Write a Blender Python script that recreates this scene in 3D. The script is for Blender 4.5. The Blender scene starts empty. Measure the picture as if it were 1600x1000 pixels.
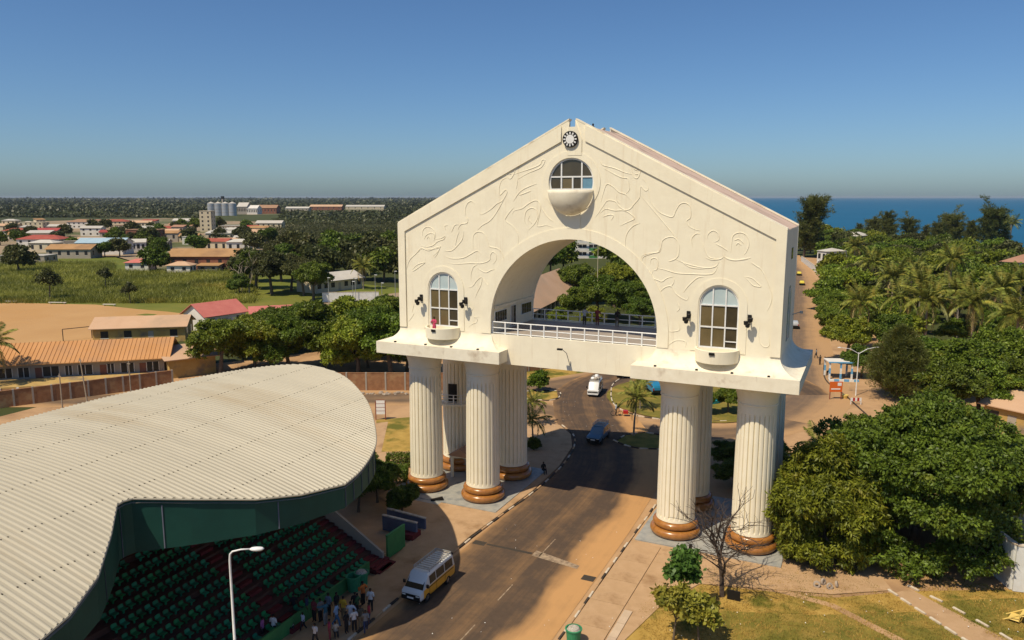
import bpy, bmesh, math, random
import numpy as np
from mathutils import Vector, Matrix
R = math.radians
random.seed(7)
S = bpy.context.scene
C = S.collection

# ------------------------------------------------------------------ camera
CX, CY, CZ = 22.952, -62.323, 28.5
YAW = R(25.066); FPX = 1200.0; PITCH = math.atan(192 / FPX)
cam = bpy.data.objects.new('camera', bpy.data.cameras.new('camera'))
C.objects.link(cam); S.camera = cam
cam.data.sensor_width = 36; cam.data.lens = 27.0
cam.data.clip_start = .5; cam.data.clip_end = 90000
cam.location = (CX, CY, CZ); cam.rotation_euler = (R(90) - PITCH, 0, YAW)
S.render.resolution_x = 1024; S.render.resolution_y = 640

# ------------------------------------------------------------------ sky, sun
SUN_D = Vector((.25, .60, -1.0)).normalized()
W = bpy.data.worlds.new('World'); S.world = W; W.use_nodes = True
wn = W.node_tree; wn.nodes.clear()
wo = wn.nodes.new('ShaderNodeOutputWorld'); bg = wn.nodes.new('ShaderNodeBackground')
sky = wn.nodes.new('ShaderNodeTexSky'); sky.sky_type = 'NISHITA'; sky.sun_disc = False
sky.sun_elevation = math.asin(-SUN_D.z)
sky.sun_rotation = math.atan2(-SUN_D.x, -SUN_D.y)
sky.altitude = 1500; sky.air_density = 1.0; sky.dust_density = 3.2; sky.ozone_density = 3.0
bg.inputs['Strength'].default_value = .082
hsv = wn.nodes.new('ShaderNodeHueSaturation'); hsv.inputs['Saturation'].default_value = 1.08
tint = wn.nodes.new('ShaderNodeMix'); tint.data_type = 'RGBA'; tint.blend_type = 'MULTIPLY'; tint.inputs[0].default_value = 1
tint.inputs[7].default_value = (.87, 1.06, 1.22, 1)
wn.links.new(sky.outputs[0], hsv.inputs['Color']); wn.links.new(hsv.outputs[0], tint.inputs[6])
wn.links.new(tint.outputs[2], bg.inputs[0]); wn.links.new(bg.outputs[0], wo.inputs[0])
sl = bpy.data.lights.new('sun', 'SUN'); sl.energy = 4.8; sl.angle = R(.53); sl.color = (1.0, .87, .66)
sun = bpy.data.objects.new('sun', sl); C.objects.link(sun)
sun.rotation_euler = SUN_D.to_track_quat('-Z', 'Y').to_euler(); sun.location = (-20, -40, 90)
S.view_settings.view_transform = 'Standard'; S.view_settings.look = 'None'
S.view_settings.exposure = 0.0; S.view_settings.gamma = 1.0
S.cycles.max_bounces = 5; S.cycles.diffuse_bounces = 4; S.cycles.transparent_max_bounces = 8
S.cycles.volume_bounces = 0; S.cycles.use_denoising = True

# ------------------------------------------------------------------ survey helpers
_cy, _sy, _cp, _sp = math.cos(YAW), math.sin(YAW), math.cos(PITCH), math.sin(PITCH)
def ray(px, py):
    x = (px - 800) / FPX; z = (500 - py) / FPX
    f = _cp + z * _sp
    return Vector((_cy * x - _sy * f, _sy * x + _cy * f, z * _cp - _sp))
def G(px, py, z=0.0):
    """where a surveyed point of known height z stands in the place (x, y)"""
    r = ray(px, py); t = (z - CZ) / r.z
    return (CX + r.x * t, CY + r.y * t)
def FV(px, py, v=-1.56):
    """a surveyed point on the upright plane y = v -> (x, z)"""
    r = ray(px, py); t = (v - CY) / r.y
    return (CX + r.x * t, CZ + r.z * t)
def in_view(x, y, z=3, m=60):
    dx, dy, dz = x - CX, y - CY, z - CZ
    a = _cy * dx + _sy * dy; f = -_sy * dx + _cy * dy
    d = f * _cp - dz * _sp
    if d < 1: return False
    px = 800 + FPX * a / d; py = 500 - FPX * (f * _sp + dz * _cp) / d
    return -m < px < 1600 + m and -m < py < 1000 + m * 3
def pix(x, y, z=0):
    dx, dy, dz = x - CX, y - CY, z - CZ
    a = _cy * dx + _sy * dy; f = -_sy * dx + _cy * dy
    d = f * _cp - dz * _sp
    return 800 + FPX * a / d, 500 - FPX * (f * _sp + dz * _cp) / d

# ------------------------------------------------------------------ materials
def mk(name, c1, c2=None, scale=4.0, rough=.8, bump=0.0, bscale=30.0, metal=0.0, c3=None, s3=.6, t3=(.52, .66), spec=.3, emit=None, coat=0.0, objrand=0.0, stretch=None, streak=None):
    m = bpy.data.materials.new(name); m.use_nodes = True
    nt = m.node_tree; n = nt.nodes; l = nt.links; n.clear()
    out = n.new('ShaderNodeOutputMaterial'); b = n.new('ShaderNodeBsdfPrincipled')
    l.new(b.outputs[0], out.inputs[0])
    b.inputs['Roughness'].default_value = rough; b.inputs['Metallic'].default_value = metal
    b.inputs['Specular IOR Level'].default_value = spec; b.inputs['Coat Weight'].default_value = coat
    tc = n.new('ShaderNodeTexCoord'); co = tc.outputs['Object']
    if stretch:
        mp = n.new('ShaderNodeMapping'); mp.inputs['Scale'].default_value = stretch
        l.new(co, mp.inputs['Vector']); co = mp.outputs[0]
    def noise(sc, det=5):
        t = n.new('ShaderNodeTexNoise'); t.inputs['Scale'].default_value = sc; t.inputs['Detail'].default_value = det
        t.inputs['Roughness'].default_value = .62
        l.new(co, t.inputs['Vector']); return t.outputs['Fac']
    def ramp(f, lo, hi):
        r = n.new('ShaderNodeMapRange'); r.inputs['From Min'].default_value = lo; r.inputs['From Max'].default_value = hi
        l.new(f, r.inputs['Value']); return r.outputs[0]
    def mix(f, a, bb):
        x = n.new('ShaderNodeMix'); x.data_type = 'RGBA'
        l.new(f, x.inputs[0])
        for s, i in ((a, 6), (bb, 7)):
            if isinstance(s, tuple): x.inputs[i].default_value = (*s, 1)
            else: l.new(s, x.inputs[i])
        return x.outputs[2]
    col = None
    if c2: col = mix(ramp(noise(scale), .35, .65), c1, c2)
    if c3: col = mix(ramp(noise(s3, 6), *t3), col if col else c1, c3)
    if streak:
        mp2 = n.new('ShaderNodeMapping'); mp2.inputs['Scale'].default_value = streak[1]; l.new(tc.outputs['Object'], mp2.inputs['Vector'])
        t2 = n.new('ShaderNodeTexNoise'); t2.inputs['Scale'].default_value = 1; t2.inputs['Detail'].default_value = 6; t2.inputs['Roughness'].default_value = .7; l.new(mp2.outputs[0], t2.inputs['Vector'])
        col = mix(ramp(t2.outputs['Fac'], *streak[2]), col if col else c1, streak[0])
    if objrand:
        oi = n.new('ShaderNodeObjectInfo'); hs = n.new('ShaderNodeHueSaturation')
        r = n.new('ShaderNodeMapRange'); r.inputs['To Min'].default_value = 1 - objrand; r.inputs['To Max'].default_value = 1 + objrand
        l.new(oi.outputs['Random'], r.inputs[0]); l.new(r.outputs[0], hs.inputs['Value'])
        h2 = n.new('ShaderNodeMapRange'); h2.inputs['To Min'].default_value = .5 - objrand * .07; h2.inputs['To Max'].default_value = .5 + objrand * .07
        mm = n.new('ShaderNodeMath'); mm.operation = 'FRACT'; m2 = n.new('ShaderNodeMath'); m2.operation = 'MULTIPLY'; m2.inputs[1].default_value = 7.31
        l.new(oi.outputs['Random'], m2.inputs[0]); l.new(m2.outputs[0], mm.inputs[0]); l.new(mm.outputs[0], h2.inputs[0]); l.new(h2.outputs[0], hs.inputs['Hue'])
        if col: l.new(col, hs.inputs['Color'])
        else: hs.inputs['Color'].default_value = (*c1, 1)
        col = hs.outputs[0]
    if col: l.new(col, b.inputs['Base Color'])
    else: b.inputs['Base Color'].default_value = (*c1, 1)
    if bump:
        bp = n.new('ShaderNodeBump'); bp.inputs['Strength'].default_value = bump; bp.inputs['Distance'].default_value = .05
        l.new(noise(bscale, 4), bp.inputs['Height']); l.new(bp.outputs[0], b.inputs['Normal'])
    if emit:
        b.inputs['Emission Color'].default_value = (*emit[0], 1); b.inputs['Emission Strength'].default_value = emit[1]
    return m
def leafmat(name, c1, c2, scale=1.3, trans=.25, rnd=.2):
    c0 = tuple(x*.62 for x in c1); c9 = tuple(x*1.25 for x in c2)
    m = mk(name, c0, c9, scale=scale, rough=.5, spec=.3, objrand=rnd, c3=(c2[0]*1.35, c2[1]*1.05, c2[2]), s3=scale*.45, t3=(.56,.72))
    nt = m.node_tree; b = nt.nodes['Principled BSDF']; out = nt.nodes['Material Output']
    t = nt.nodes.new('ShaderNodeBsdfTranslucent'); mx = nt.nodes.new('ShaderNodeMixShader'); mx.inputs[0].default_value = trans
    src = b.inputs['Base Color'].links[0].from_socket
    g = nt.nodes.new('ShaderNodeGamma'); g.inputs[1].default_value = .85
    nt.links.new(src, g.inputs[0]); nt.links.new(g.outputs[0], t.inputs[0])
    nt.links.new(b.outputs[0], mx.inputs[1]); nt.links.new(t.outputs[0], mx.inputs[2]); nt.links.new(mx.outputs[0], out.inputs[0])
    return m
M = {}
M['cream'] = mk('cream_render', (.82, .75, .575), (.85, .785, .61), 1.2, .85, .15, 9, c3=(.77, .70, .54), s3=.35, t3=(.5, .75), streak=((.66,.55,.38),(2.2,2.2,.16),(.55,.85)))
M['cream_dirty'] = mk('weathered_cream', (.82, .76, .61), (.74, .67, .52), 1.1, .9, .15, 12, c3=(.46, .36, .25), s3=.7, t3=(.58, .80), streak=((.40,.31,.22),(1.6,1.6,.5),(.62,.85)))
M['relief'] = M['cream']
M['column'] = mk('column_paint', (.80, .73, .55), (.84, .77, .60), .8, .8, .06, 10, streak=((.62,.50,.33),(1.5,1.5,.12),(.62,.9)))
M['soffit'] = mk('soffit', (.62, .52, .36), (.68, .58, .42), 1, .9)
M['base'] = mk('glazed_brown_stone', (.29, .115, .022), (.38, .165, .04), 3.0, .26, .06, 8, spec=.5, coat=.35, c3=(.24, .08, .015), s3=2, t3=(.55, .75))
M['marble'] = mk('grey_marble', (.36, .35, .31), (.28, .28, .26), 1.6, .45, .05, 9, c3=(.20, .21, .21), s3=.8, t3=(.55, .7), spec=.4)
M['roofpink'] = mk('weathered_roof', (.58, .42, .33), (.66, .50, .40), 1.5, .9, .2, 6, c3=(.10, .075, .06), s3=.9, t3=(.55, .70), stretch=(.35, 1.6, .35))
M['white'] = mk('white_paint', (.78, .78, .76), (.70, .70, .68), 3, .45)
M['whitewall'] = mk('whitewash', (.74, .73, .70), (.62, .61, .57), .8, .85, .1, 9, c3=(.45, .42, .37), s3=.5, t3=(.58, .75))
M['glassdark'] = mk('dark_glass', (.045, .035, .022), (.07, .055, .03), .6, .08, spec=.6)
M['glassbrown'] = mk('brown_glass', (.12, .09, .04), (.16, .12, .06), .5, .1, spec=.6)
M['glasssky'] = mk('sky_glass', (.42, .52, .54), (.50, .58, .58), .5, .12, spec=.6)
M['glassblue'] = mk('blue_glass', (.10, .22, .32), (.16, .30, .40), .5, .1, spec=.6)
M['black'] = mk('black_metal', (.012, .011, .010), None, rough=.5)
M['steel'] = mk('galvanised', (.42, .43, .43), (.36, .37, .37), 3, .45, metal=.4)
M['deck'] = mk('deck_tile', (.30, .26, .22), (.36, .31, .26), 1.5, .6)
M['sheet'] = mk('cream_sheet_metal', (.38, .345, .265), (.43, .39, .30), .25, .5, c3=(.33, .26, .16), s3=.10, t3=(.56, .80), spec=.35, stretch=(.35, 2.2, 1))
M['green_clad'] = mk('green_cladding', (.008, .055, .043), (.011, .072, .055), .5, .6)
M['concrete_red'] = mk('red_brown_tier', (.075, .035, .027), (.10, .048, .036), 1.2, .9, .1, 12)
M['redstep'] = mk('red_step_paint', (.16, .022, .025), (.12, .018, .02), 1.5, .8)
M['seat'] = mk('green_seat', (.004, .15, .065), (.006, .19, .08), 4, .5, spec=.35, objrand=.35)
M['greenpaint'] = mk('green_paint', (.06, .24, .07), (.05, .18, .06), 1.5, .7)
M['bluewall'] = mk('blue_grey_paint', (.10, .11, .16), (.13, .145, .20), 1, .8)
M['sand'] = mk('sand', (.40, .245, .125), (.47, .295, .155), .35, .95, .25, 6, c3=(.28, .165, .085), s3=.12, t3=(.5, .7))
M['pitch'] = mk('pitch_sand', (.43, .245, .098), (.48, .285, .12), .05, .95, .1, 4, c3=(.43, .23, .075), s3=.03, t3=(.5, .75))
M['pave'] = mk('pavement', (.40, .255, .135), (.46, .30, .17), .9, .9, .15, 15, c3=(.28, .165, .08), s3=.4, t3=(.54, .7))
M['pave2'] = mk('pavement_pale', (.46, .35, .24), (.52, .40, .28), 1.1, .9, .1, 15, objrand=.06)
M['drygrass'] = mk('dry_grass', (.34, .215, .045), (.43, .28, .07), .9, .95, .4, 25, c3=(.12, .115, .014), s3=.28, t3=(.48, .62))
M['lawn'] = mk('lawn', (.12, .115, .016), (.22, .17, .03), .8, .95, .4, 25, c3=(.33, .215, .05), s3=.25, t3=(.52, .66))
M['terrain'] = mk('lowland', (.040, .050, .010), (.060, .070, .014), .006, .95, c3=(.034, .040, .010), s3=.0016, t3=(.45, .6))
M['grassfar'] = mk('rough_grass', (.10, .125, .014), (.15, .16, .02), .06, .95, .3, 3, c3=(.20, .165, .03), s3=.02, t3=(.52, .7))
M['towndirt'] = mk('town_dirt', (.26, .19, .12), (.34, .25, .16), .03, .95, c3=(.09, .10, .035), s3=.012, t3=(.46, .58))
M['water'] = mk('sea', (.004, .085, .175), (.006, .10, .20), .004, .45, .6, .25, spec=.12)
M['kerbw'] = mk('kerb_white', (.62, .55, .44), (.40, .30, .20), 2, .85, .1, 20)
M['kerbk'] = mk('kerb_black', (.035, .03, .026), (.08, .06, .045), 3, .85, .1, 20)
M['brick'] = mk('brick_wall', (.24, .115, .055), (.32, .165, .08), 1.6, .9, .3, 8, c3=(.36, .22, .11), s3=.5, t3=(.52, .66))
M['ochre'] = mk('ochre_wall', (.42, .27, .085), (.48, .33, .12), .6, .9, .1, 9, c3=(.22, .17, .11), s3=.35, t3=(.52, .68))
M['roof_orange'] = mk('orange_sheet', (.48, .235, .085), (.55, .28, .11), .4, .6, c3=(.42, .22, .10), s3=.2, t3=(.5, .7))
M['roof_ochre'] = mk('ochre_sheet', (.36, .205, .085), (.42, .245, .11), .2, .65, c3=(.28, .16, .075), s3=.12, t3=(.5, .7))
M['roof_tan'] = mk('tan_sheet', (.52, .33, .20), (.58, .38, .24), .3, .65, c3=(.44, .30, .19), s3=.15, t3=(.5, .7))
M['roof_pink'] = mk('pink_red_sheet', (.50, .15, .12), (.57, .19, .15), .4, .6)
M['roof_red'] = mk('red_tile', (.27, .055, .04), (.33, .08, .055), .3, .75, objrand=.15)
M['roof_brown'] = mk('brown_tile', (.30, .16, .10), (.36, .20, .13), .3, .8, objrand=.15)
M['roof_grey'] = mk('pale_sheet', (.46, .43, .38), (.52, .49, .43), .3, .6, objrand=.1)
M['roof_blue'] = mk('blue_sheet', (.30, .42, .50), (.36, .48, .56), .3, .6)
M['wall_white'] = mk('house_white', (.70, .67, .62), (.60, .57, .51), .3, .9)
M['wall_cream'] = mk('house_cream', (.60, .51, .36), (.52, .44, .31), .3, .9)
M['wall_grey'] = mk('house_grey', (.32, .28, .23), (.38, .33, .27), .3, .9)
M['wall_brick'] = mk('house_brick', (.20, .08, .05), (.25, .11, .07), .5, .9)
M['winfar'] = mk('window_dark', (.03, .03, .032), None, rough=.25)
M['silo'] = mk('silo_steel', (.50, .51, .52), (.42, .43, .45), .08, .4, metal=.35, stretch=(1, 1, .1))
M['bark'] = mk('bark', (.10, .075, .05), (.16, .125, .09), 5, .95, .4, 20)
M['barkpale'] = mk('pale_bark', (.28, .23, .17), (.36, .30, .23), 4, .95, .3, 18)
M['barkdark'] = mk('dark_bark', (.055, .038, .028), (.09, .065, .05), 5, .95, .3, 18)
M['leaf_mid'] = leafmat('leaf_mid', (.072, .125, .010), (.15, .20, .019))
M['leaf_dark'] = leafmat('leaf_dark', (.055, .098, .010), (.125, .175, .018))
M['leaf_mango'] = leafmat('leaf_mango', (.105, .15, .011), (.24, .275, .024))
M['leaf_yellow'] = leafmat('leaf_yellow', (.22, .23, .03), (.30, .27, .04), rnd=.1)
M['leaf_fresh'] = leafmat('leaf_fresh', (.06, .13, .022), (.10, .18, .03), rnd=.1)
M['leaf_cas'] = leafmat('leaf_casuarina', (.075, .095, .018), (.13, .14, .028), rnd=.12)
M['leaf_grey'] = leafmat('leaf_greygreen', (.055, .066, .018), (.095, .10, .028))
M['leaf_palm'] = leafmat('leaf_palm', (.11, .15, .02), (.24, .25, .045), trans=.2)
M['leaf_palmdry'] = leafmat('leaf_palm_dry', (.34, .25, .08), (.42, .30, .11), trans=.2)
M['reed'] = leafmat('reed', (.15, .18, .02), (.26, .255, .04), scale=.06, trans=.2, rnd=0)
M['mangrove'] = leafmat('mangrove', (.036, .044, .010), (.058, .066, .014), scale=.01, trans=.1, rnd=0)
M['tyre'] = mk('tyre', (.02, .02, .02), None, rough=.8)
M['chrome'] = mk('chrome', (.55, .55, .55), None, rough=.2, metal=.9)
M['lampglass'] = mk('lamp_glass', (.75, .75, .72), None, rough=.15)
M['redlens'] = mk('red_lens', (.4, .02, .015), None, rough=.2)
M['orangepaint'] = mk('orange_paint', (.62, .13, .02), None, rough=.5)
M['bluepaint'] = mk('blue_paint', (.12, .36, .62), (.16, .40, .64), 3, .5)
M['turquoise'] = mk('turquoise_paint', (.02, .42, .52), (.03, .48, .56), 2, .4)
M['yellowpaint'] = mk('yellow_bench_paint', (.68, .48, .12), (.74, .54, .16), 4, .5)
M['bin'] = mk('green_bin', (.03, .22, .10), (.04, .26, .12), 3, .55)
M['rubbish'] = mk('pale_rubbish', (.5, .46, .4), (.3, .26, .2), 12, .9)
M['redframe'] = mk('red_frame', (.22, .05, .03), None, rough=.6)
M['sheetfence'] = mk('grey_sheet', (.40, .41, .42), (.46, .47, .48), 1, .55, metal=.2)
M['rockpale'] = mk('pale_rubble', (.40, .33, .26), (.28, .22, .17), 1, .95, .3, 5)
M['grate'] = mk('iron_grate', (.05, .04, .03), None, rough=.7)
M['roadpaint'] = mk('road_paint', (.40, .30, .20), (.15, .105, .07), 2.2, .8)
M['skin'] = mk('skin_dark', (.07, .035, .02), (.10, .05, .03), 8, .55)
M['hair'] = mk('hair_black', (.01, .008, .007), None, rough=.8)
def paint(name, c, rough=.3): 
    m = mk(name, c, None, rough=rough, spec=.5, coat=.3); return m
def cloth(c):
    k = 'cloth_%02x%02x%02x' % tuple(int(x * 255) for x in c)
    if k not in M: M[k] = mk(k, c, tuple(x * .8 for x in c), 9, .9)
    return M[k]

def roadmat(name, asph, asph2, sandc, prof, nsc=.5, warp=.35):
    """asphalt with wind-blown sand: prof = list of (across 0..1, sand 0..1)"""
    m = bpy.data.materials.new(name); m.use_nodes = True
    nt = m.node_tree; n = nt.nodes; l = nt.links; n.clear()
    out = n.new('ShaderNodeOutputMaterial'); b = n.new('ShaderNodeBsdfPrincipled'); l.new(b.outputs[0], out.inputs[0])
    b.inputs['Roughness'].default_value = .9; b.inputs['Specular IOR Level'].default_value = .2
    tc = n.new('ShaderNodeTexCoord'); sep = n.new('ShaderNodeSeparateXYZ'); l.new(tc.outputs['UV'], sep.inputs[0])
    def noise(sc, det=6, stretch=None):
        t = n.new('ShaderNodeTexNoise'); t.inputs['Scale'].default_value = sc; t.inputs['Detail'].default_value = det; t.inputs['Roughness'].default_value = .65
        if stretch:
            mp = n.new('ShaderNodeMapping'); mp.inputs['Scale'].default_value = stretch
            l.new(tc.outputs['UV'], mp.inputs[0]); l.new(mp.outputs[0], t.inputs[0])
        else: l.new(tc.outputs['Object'], t.inputs[0])
        return t.outputs['Fac']
    def math_(op, a, bb):
        x = n.new('ShaderNodeMath'); x.operation = op
        for i, s in enumerate((a, bb)):
            if isinstance(s, (int, float)): x.inputs[i].default_value = s
            else: l.new(s, x.inputs[i])
        return x.outputs[0]
    w = math_('MULTIPLY', math_('SUBTRACT', noise(.09, 3), .5), warp)
    ux = math_('ADD', sep.outputs[0], w)
    cr = n.new('ShaderNodeValToRGB'); cr.color_ramp.interpolation = 'EASE'
    e = cr.color_ramp.elements
    while len(e) < len(prof): e.new(.5)
    for i, (p, v) in enumerate(prof): e[i].position = p; e[i].color = (v, v, v, 1)
    l.new(ux, cr.inputs[0])
    # along-road streaks and grain modulate the sand cover
    st = math_('MULTIPLY', math_('SUBTRACT', noise(1, 4, (28, .9, 1)), .5), .45)
    gr = math_('MULTIPLY', math_('SUBTRACT', noise(nsc, 6), .5), .5)
    f = math_('ADD', math_('ADD', cr.outputs[0], st), gr)
    cl = n.new('ShaderNodeClamp'); l.new(f, cl.inputs[0])
    def mix(fa, a, bb):
        x = n.new('ShaderNodeMix'); x.data_type = 'RGBA'; l.new(fa, x.inputs[0])
        for s, i in ((a, 6), (bb, 7)):
            if isinstance(s, tuple): x.inputs[i].default_value = (*s, 1)
            else: l.new(s, x.inputs[i])
        return x.outputs[2]
    a = mix(noise(2.5, 6), asph, asph2)
    l.new(mix(cl.outputs[0], a, sandc), b.inputs['Base Color'])
    bp = n.new('ShaderNodeBump'); bp.inputs['Strength'].default_value = .2; bp.inputs['Distance'].default_value = .02
    l.new(noise(25, 3), bp.inputs['Height']); l.new(bp.outputs[0], b.inputs['Normal'])
    return m
SANDC = (.47, .262, .108)
M['road_main'] = roadmat('road_main', (.062, .043, .031), (.105, .072, .050), SANDC, [(0, .6), (.05, .2), (.14, .05), (.34, .0), (.47, .18), (.6, .0), (.72, .06), (.79, .7), (.86, 1)])
M['road_side'] = roadmat('road_side', (.080, .058, .042), (.135, .095, .068), (.42,.255,.125), [(0, 1.2), (.12, .8), (.3, .15), (.5, .30), (.7, .15), (.88, .8), (1, 1.2)])
M['road_sandy'] = roadmat('road_sandy', (.10, .072, .052), (.16, .112, .08), (.42,.255,.125), [(0, .8), (.10, .35), (.3, .12), (.48, .2), (.66, .75), (.8, 1.0), (1, 1.3)])

# ------------------------------------------------------------------ mesh helpers
class MB:
    def __init__(s): s.v = []; s.f = []; s.uv = None
    def add(s, v, f):
        o = len(s.v); s.v += [tuple(p) for p in v]; s.f += [tuple(i + o for i in q) for q in f]; return s
    def box(s, x0, x1, y0, y1, z0, z1):
        return s.add([(x0,y0,z0),(x1,y0,z0),(x1,y1,z0),(x0,y1,z0),(x0,y0,z1),(x1,y0,z1),(x1,y1,z1),(x0,y1,z1)],
                     [(0,3,2,1),(4,5,6,7),(0,1,5,4),(1,2,6,5),(2,3,7,6),(3,0,4,7)])
    def obox(s, c, ax, ay, az):
        c, ax, ay, az = map(Vector, (c, ax, ay, az)); v = []
        for k in (-1, 1):
            for (i, j) in ((-1,-1),(1,-1),(1,1),(-1,1)): v.append(c + ax*i + ay*j + az*k)
        return s.add(v, [(0,3,2,1),(4,5,6,7),(0,1,5,4),(1,2,6,5),(2,3,7,6),(3,0,4,7)])
    def prism(s, poly, z0, z1):
        n = len(poly)
        return s.add([(x,y,z0) for x,y in poly] + [(x,y,z1) for x,y in poly],
                     [tuple(range(n))[::-1], tuple(range(n,2*n))] + [(i,(i+1)%n,n+(i+1)%n,n+i) for i in range(n)])
    def tube(s, pts, rad, n=8, caps=True):
        pts = [Vector(p) for p in pts]
        if not hasattr(rad, '__len__'): rad = [rad]*len(pts)
        rings = []; up = Vector((0,0,1)); prev = None
        for i, p in enumerate(pts):
            d = (pts[min(i+1,len(pts)-1)] - pts[max(i-1,0)])
            d = d.normalized() if d.length > 1e-9 else Vector((0,0,1))
            if prev is None:
                a = d.cross(up if abs(d.z) < .9 else Vector((1,0,0))).normalized()
            else:
                a = (prev - d*prev.dot(d)); a = a.normalized() if a.length > 1e-6 else d.cross(Vector((1,0,0))).normalized()
            prev = a; b = d.cross(a)
            rings.append([p + (a*math.cos(t) + b*math.sin(t))*rad[i] for t in (2*math.pi*k/n for k in range(n))])
        v = [q for r in rings for q in r]; f = []
        for i in range(len(pts)-1):
            for k in range(n): f.append((i*n+k, i*n+(k+1)%n, (i+1)*n+(k+1)%n, (i+1)*n+k))
        if caps: f.append(tuple(range(n))[::-1]); f.append(tuple(range(len(v)-n, len(v))))
        return s.add(v, f)
    def lathe(s, prof, n=24, c=(0,0,0), a0=0, a1=2*math.pi, caps=True):
        full = abs(a1-a0-2*math.pi) < 1e-6; m = n if full else n+1
        v = [(c[0]+r*math.cos(a0+(a1-a0)*k/n), c[1]+r*math.sin(a0+(a1-a0)*k/n), c[2]+z) for r,z in prof for k in range(m)]; f = []
        for i in range(len(prof)-1):
            for k in range(n):
                k2 = (k+1) % m
                f.append((i*m+k, i*m+k2, (i+1)*m+k2, (i+1)*m+k))
        if caps and full:
            f.append(tuple(range(m))[::-1]); f.append(tuple(range((len(prof)-1)*m, len(prof)*m)))
        return s.add(v, f)
    def mesh(s, name='m', smooth=False):
        me = bpy.data.meshes.new(name); me.from_pydata(s.v, [], s.f); me.validate()
        if smooth: me.shade_smooth()
        if s.uv:
            ul = me.uv_layers.new(); 
            for lp in me.loops: ul.data[lp.index].uv = s.uv[lp.vertex_index]
        me.update(); return me
    def build(s, name, mat, parent=None, smooth=False, loc=None, **kw):
        return ob(name, s.mesh(name, smooth), mat, parent, loc, **kw)
def ob(name, me, mat=None, parent=None, loc=None, rz=0, label=None, cat=None, group=None, kind=None, scale=None):
    o = bpy.data.objects.new(name, me); C.objects.link(o)
    if me is not None and mat is not None and not me.materials: me.materials.append(M[mat] if isinstance(mat, str) else mat)
    if parent: o.parent = parent
    if loc is not None: o.location = loc
    if rz: o.rotation_euler = (0, 0, rz)
    if scale is not None: o.scale = scale
    return tag(o, label, cat, group, kind)
def tag(o, label=None, cat=None, group=None, kind=None):
    for k, v in (('label', label), ('category', cat), ('group', group), ('kind', kind)):
        if v: o[k] = v
    return o
def empty(name, loc, label, cat, group=None, rz=0):
    o = ob(name, None, None, None, loc, rz, label, cat, group); o.empty_display_size = .3; return o
def recol(o, mat):
    """own material on an object that shares its mesh"""
    o.material_slots[0].link = 'OBJECT'; o.material_slots[0].material = M[mat] if isinstance(mat, str) else mat; return o
def dup(root, loc, rz=0, label=None, group=None, scale=None):
    r = root.copy(); C.objects.link(r); r.location = loc; r.rotation_euler = (0,0,rz)
    if scale is not None: r.scale = scale
    if label: r['label'] = label
    if group: r['group'] = group
    for ch in list(root.children):
        c = ch.copy(); C.objects.link(c); c.parent = r
        for g in list(ch.children):
            d = g.copy(); C.objects.link(d); d.parent = c
    return r
def plate(outer, holes, y0, y1):
    """upright plate in the x-z plane with openings, thickness y0..y1 -> mesh"""
    cu = bpy.data.curves.new('c', 'CURVE'); cu.dimensions = '2D'; cu.fill_mode = 'BOTH'; cu.extrude = (y1-y0)/2
    for poly in [outer] + holes:
        sp = cu.splines.new('POLY'); sp.points.add(len(poly)-1); sp.use_cyclic_u = True
        for p, (x, z) in zip(sp.points, poly): p.co = (x, z, 0, 1)
    o = bpy.data.objects.new('c', cu); C.objects.link(o)
    dg = bpy.context.evaluated_depsgraph_get(); dg.update()
    me = bpy.data.meshes.new_from_object(o.evaluated_get(dg))
    bpy.data.objects.remove(o); bpy.data.curves.remove(cu)
    ym = (y0+y1)/2
    for v in me.vertices: x, z, t = v.co; v.co = (x, ym + t, z)
    bm = bmesh.new(); bm.from_mesh(me); bmesh.ops.remove_doubles(bm, verts=bm.verts, dist=1e-5); bmesh.ops.recalc_face_normals(bm, faces=bm.faces); bm.to_mesh(me); bm.free()
    return me
def arc(cx, cz, r, a0, a1, n):
    return [(cx + r*math.cos(R(a0+(a1-a0)*i/n)), cz + r*math.sin(R(a0+(a1-a0)*i/n))) for i in range(n+1)]
def archpoly(cx, z0, zs, r, n=24):
    return [(cx-r, z0), (cx+r, z0)] + arc(cx, zs, r, 0, 180, n)
def smoothline(pts, sub=6):
    P = [Vector(p) for p in pts]; out = []
    for i in range(len(P)-1):
        a = P[max(i-1,0)]; b = P[i]; c = P[i+1]; d = P[min(i+2,len(P)-1)]
        for k in range(sub):
            t = k/sub
            out.append(.5*((2*b) + (c-a)*t + (2*a-5*b+4*c-d)*t*t + (3*b-a-3*c+d)*t**3))
    out.append(P[-1]); return out
def sheet(name, poly, z, mat, kind='structure', **kw):
    mb = MB(); mb.add([(x, y, 0) for x, y in poly], [tuple(range(len(poly)))])
    me = mb.mesh(name)
    if me.polygons and me.polygons[0].normal.z < 0: me.flip_normals()
    return ob(name, me, mat, None, (0, 0, z), kind=kind, **kw)
def ribbon(name, pts, width, z, mat, sub=8):
    L = smoothline([(x, y, 0) for x, y in pts], sub); mb = MB(); uv = []; d = 0; ws = width
    n = len(L)
    for i, p in enumerate(L):
        t = (L[min(i+1,n-1)] - L[max(i-1,0)]).normalized(); nn = Vector((-t.y, t.x, 0))
        if i: d += (p - L[i-1]).length
        w = ws if not hasattr(ws, '__len__') else ws[0] + (ws[1]-ws[0])*i/(n-1)
        for k in range(5):
            a = k/4; mb.v.append(tuple(p - nn*(a-.5)*w*-1 if False else p + nn*(.5-a)*w)); uv.append((a, d/10))
    for i in range(n-1):
        for k in range(4): mb.f.append((i*5+k, i*5+k+1, (i+1)*5+k+1, (i+1)*5+k))
    mb.uv = uv; me = mb.mesh(name)
    if me.polygons[0].normal.z < 0: me.flip_normals()
    return ob(name, me, mat, None, (0, 0, z), kind='structure')
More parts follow.
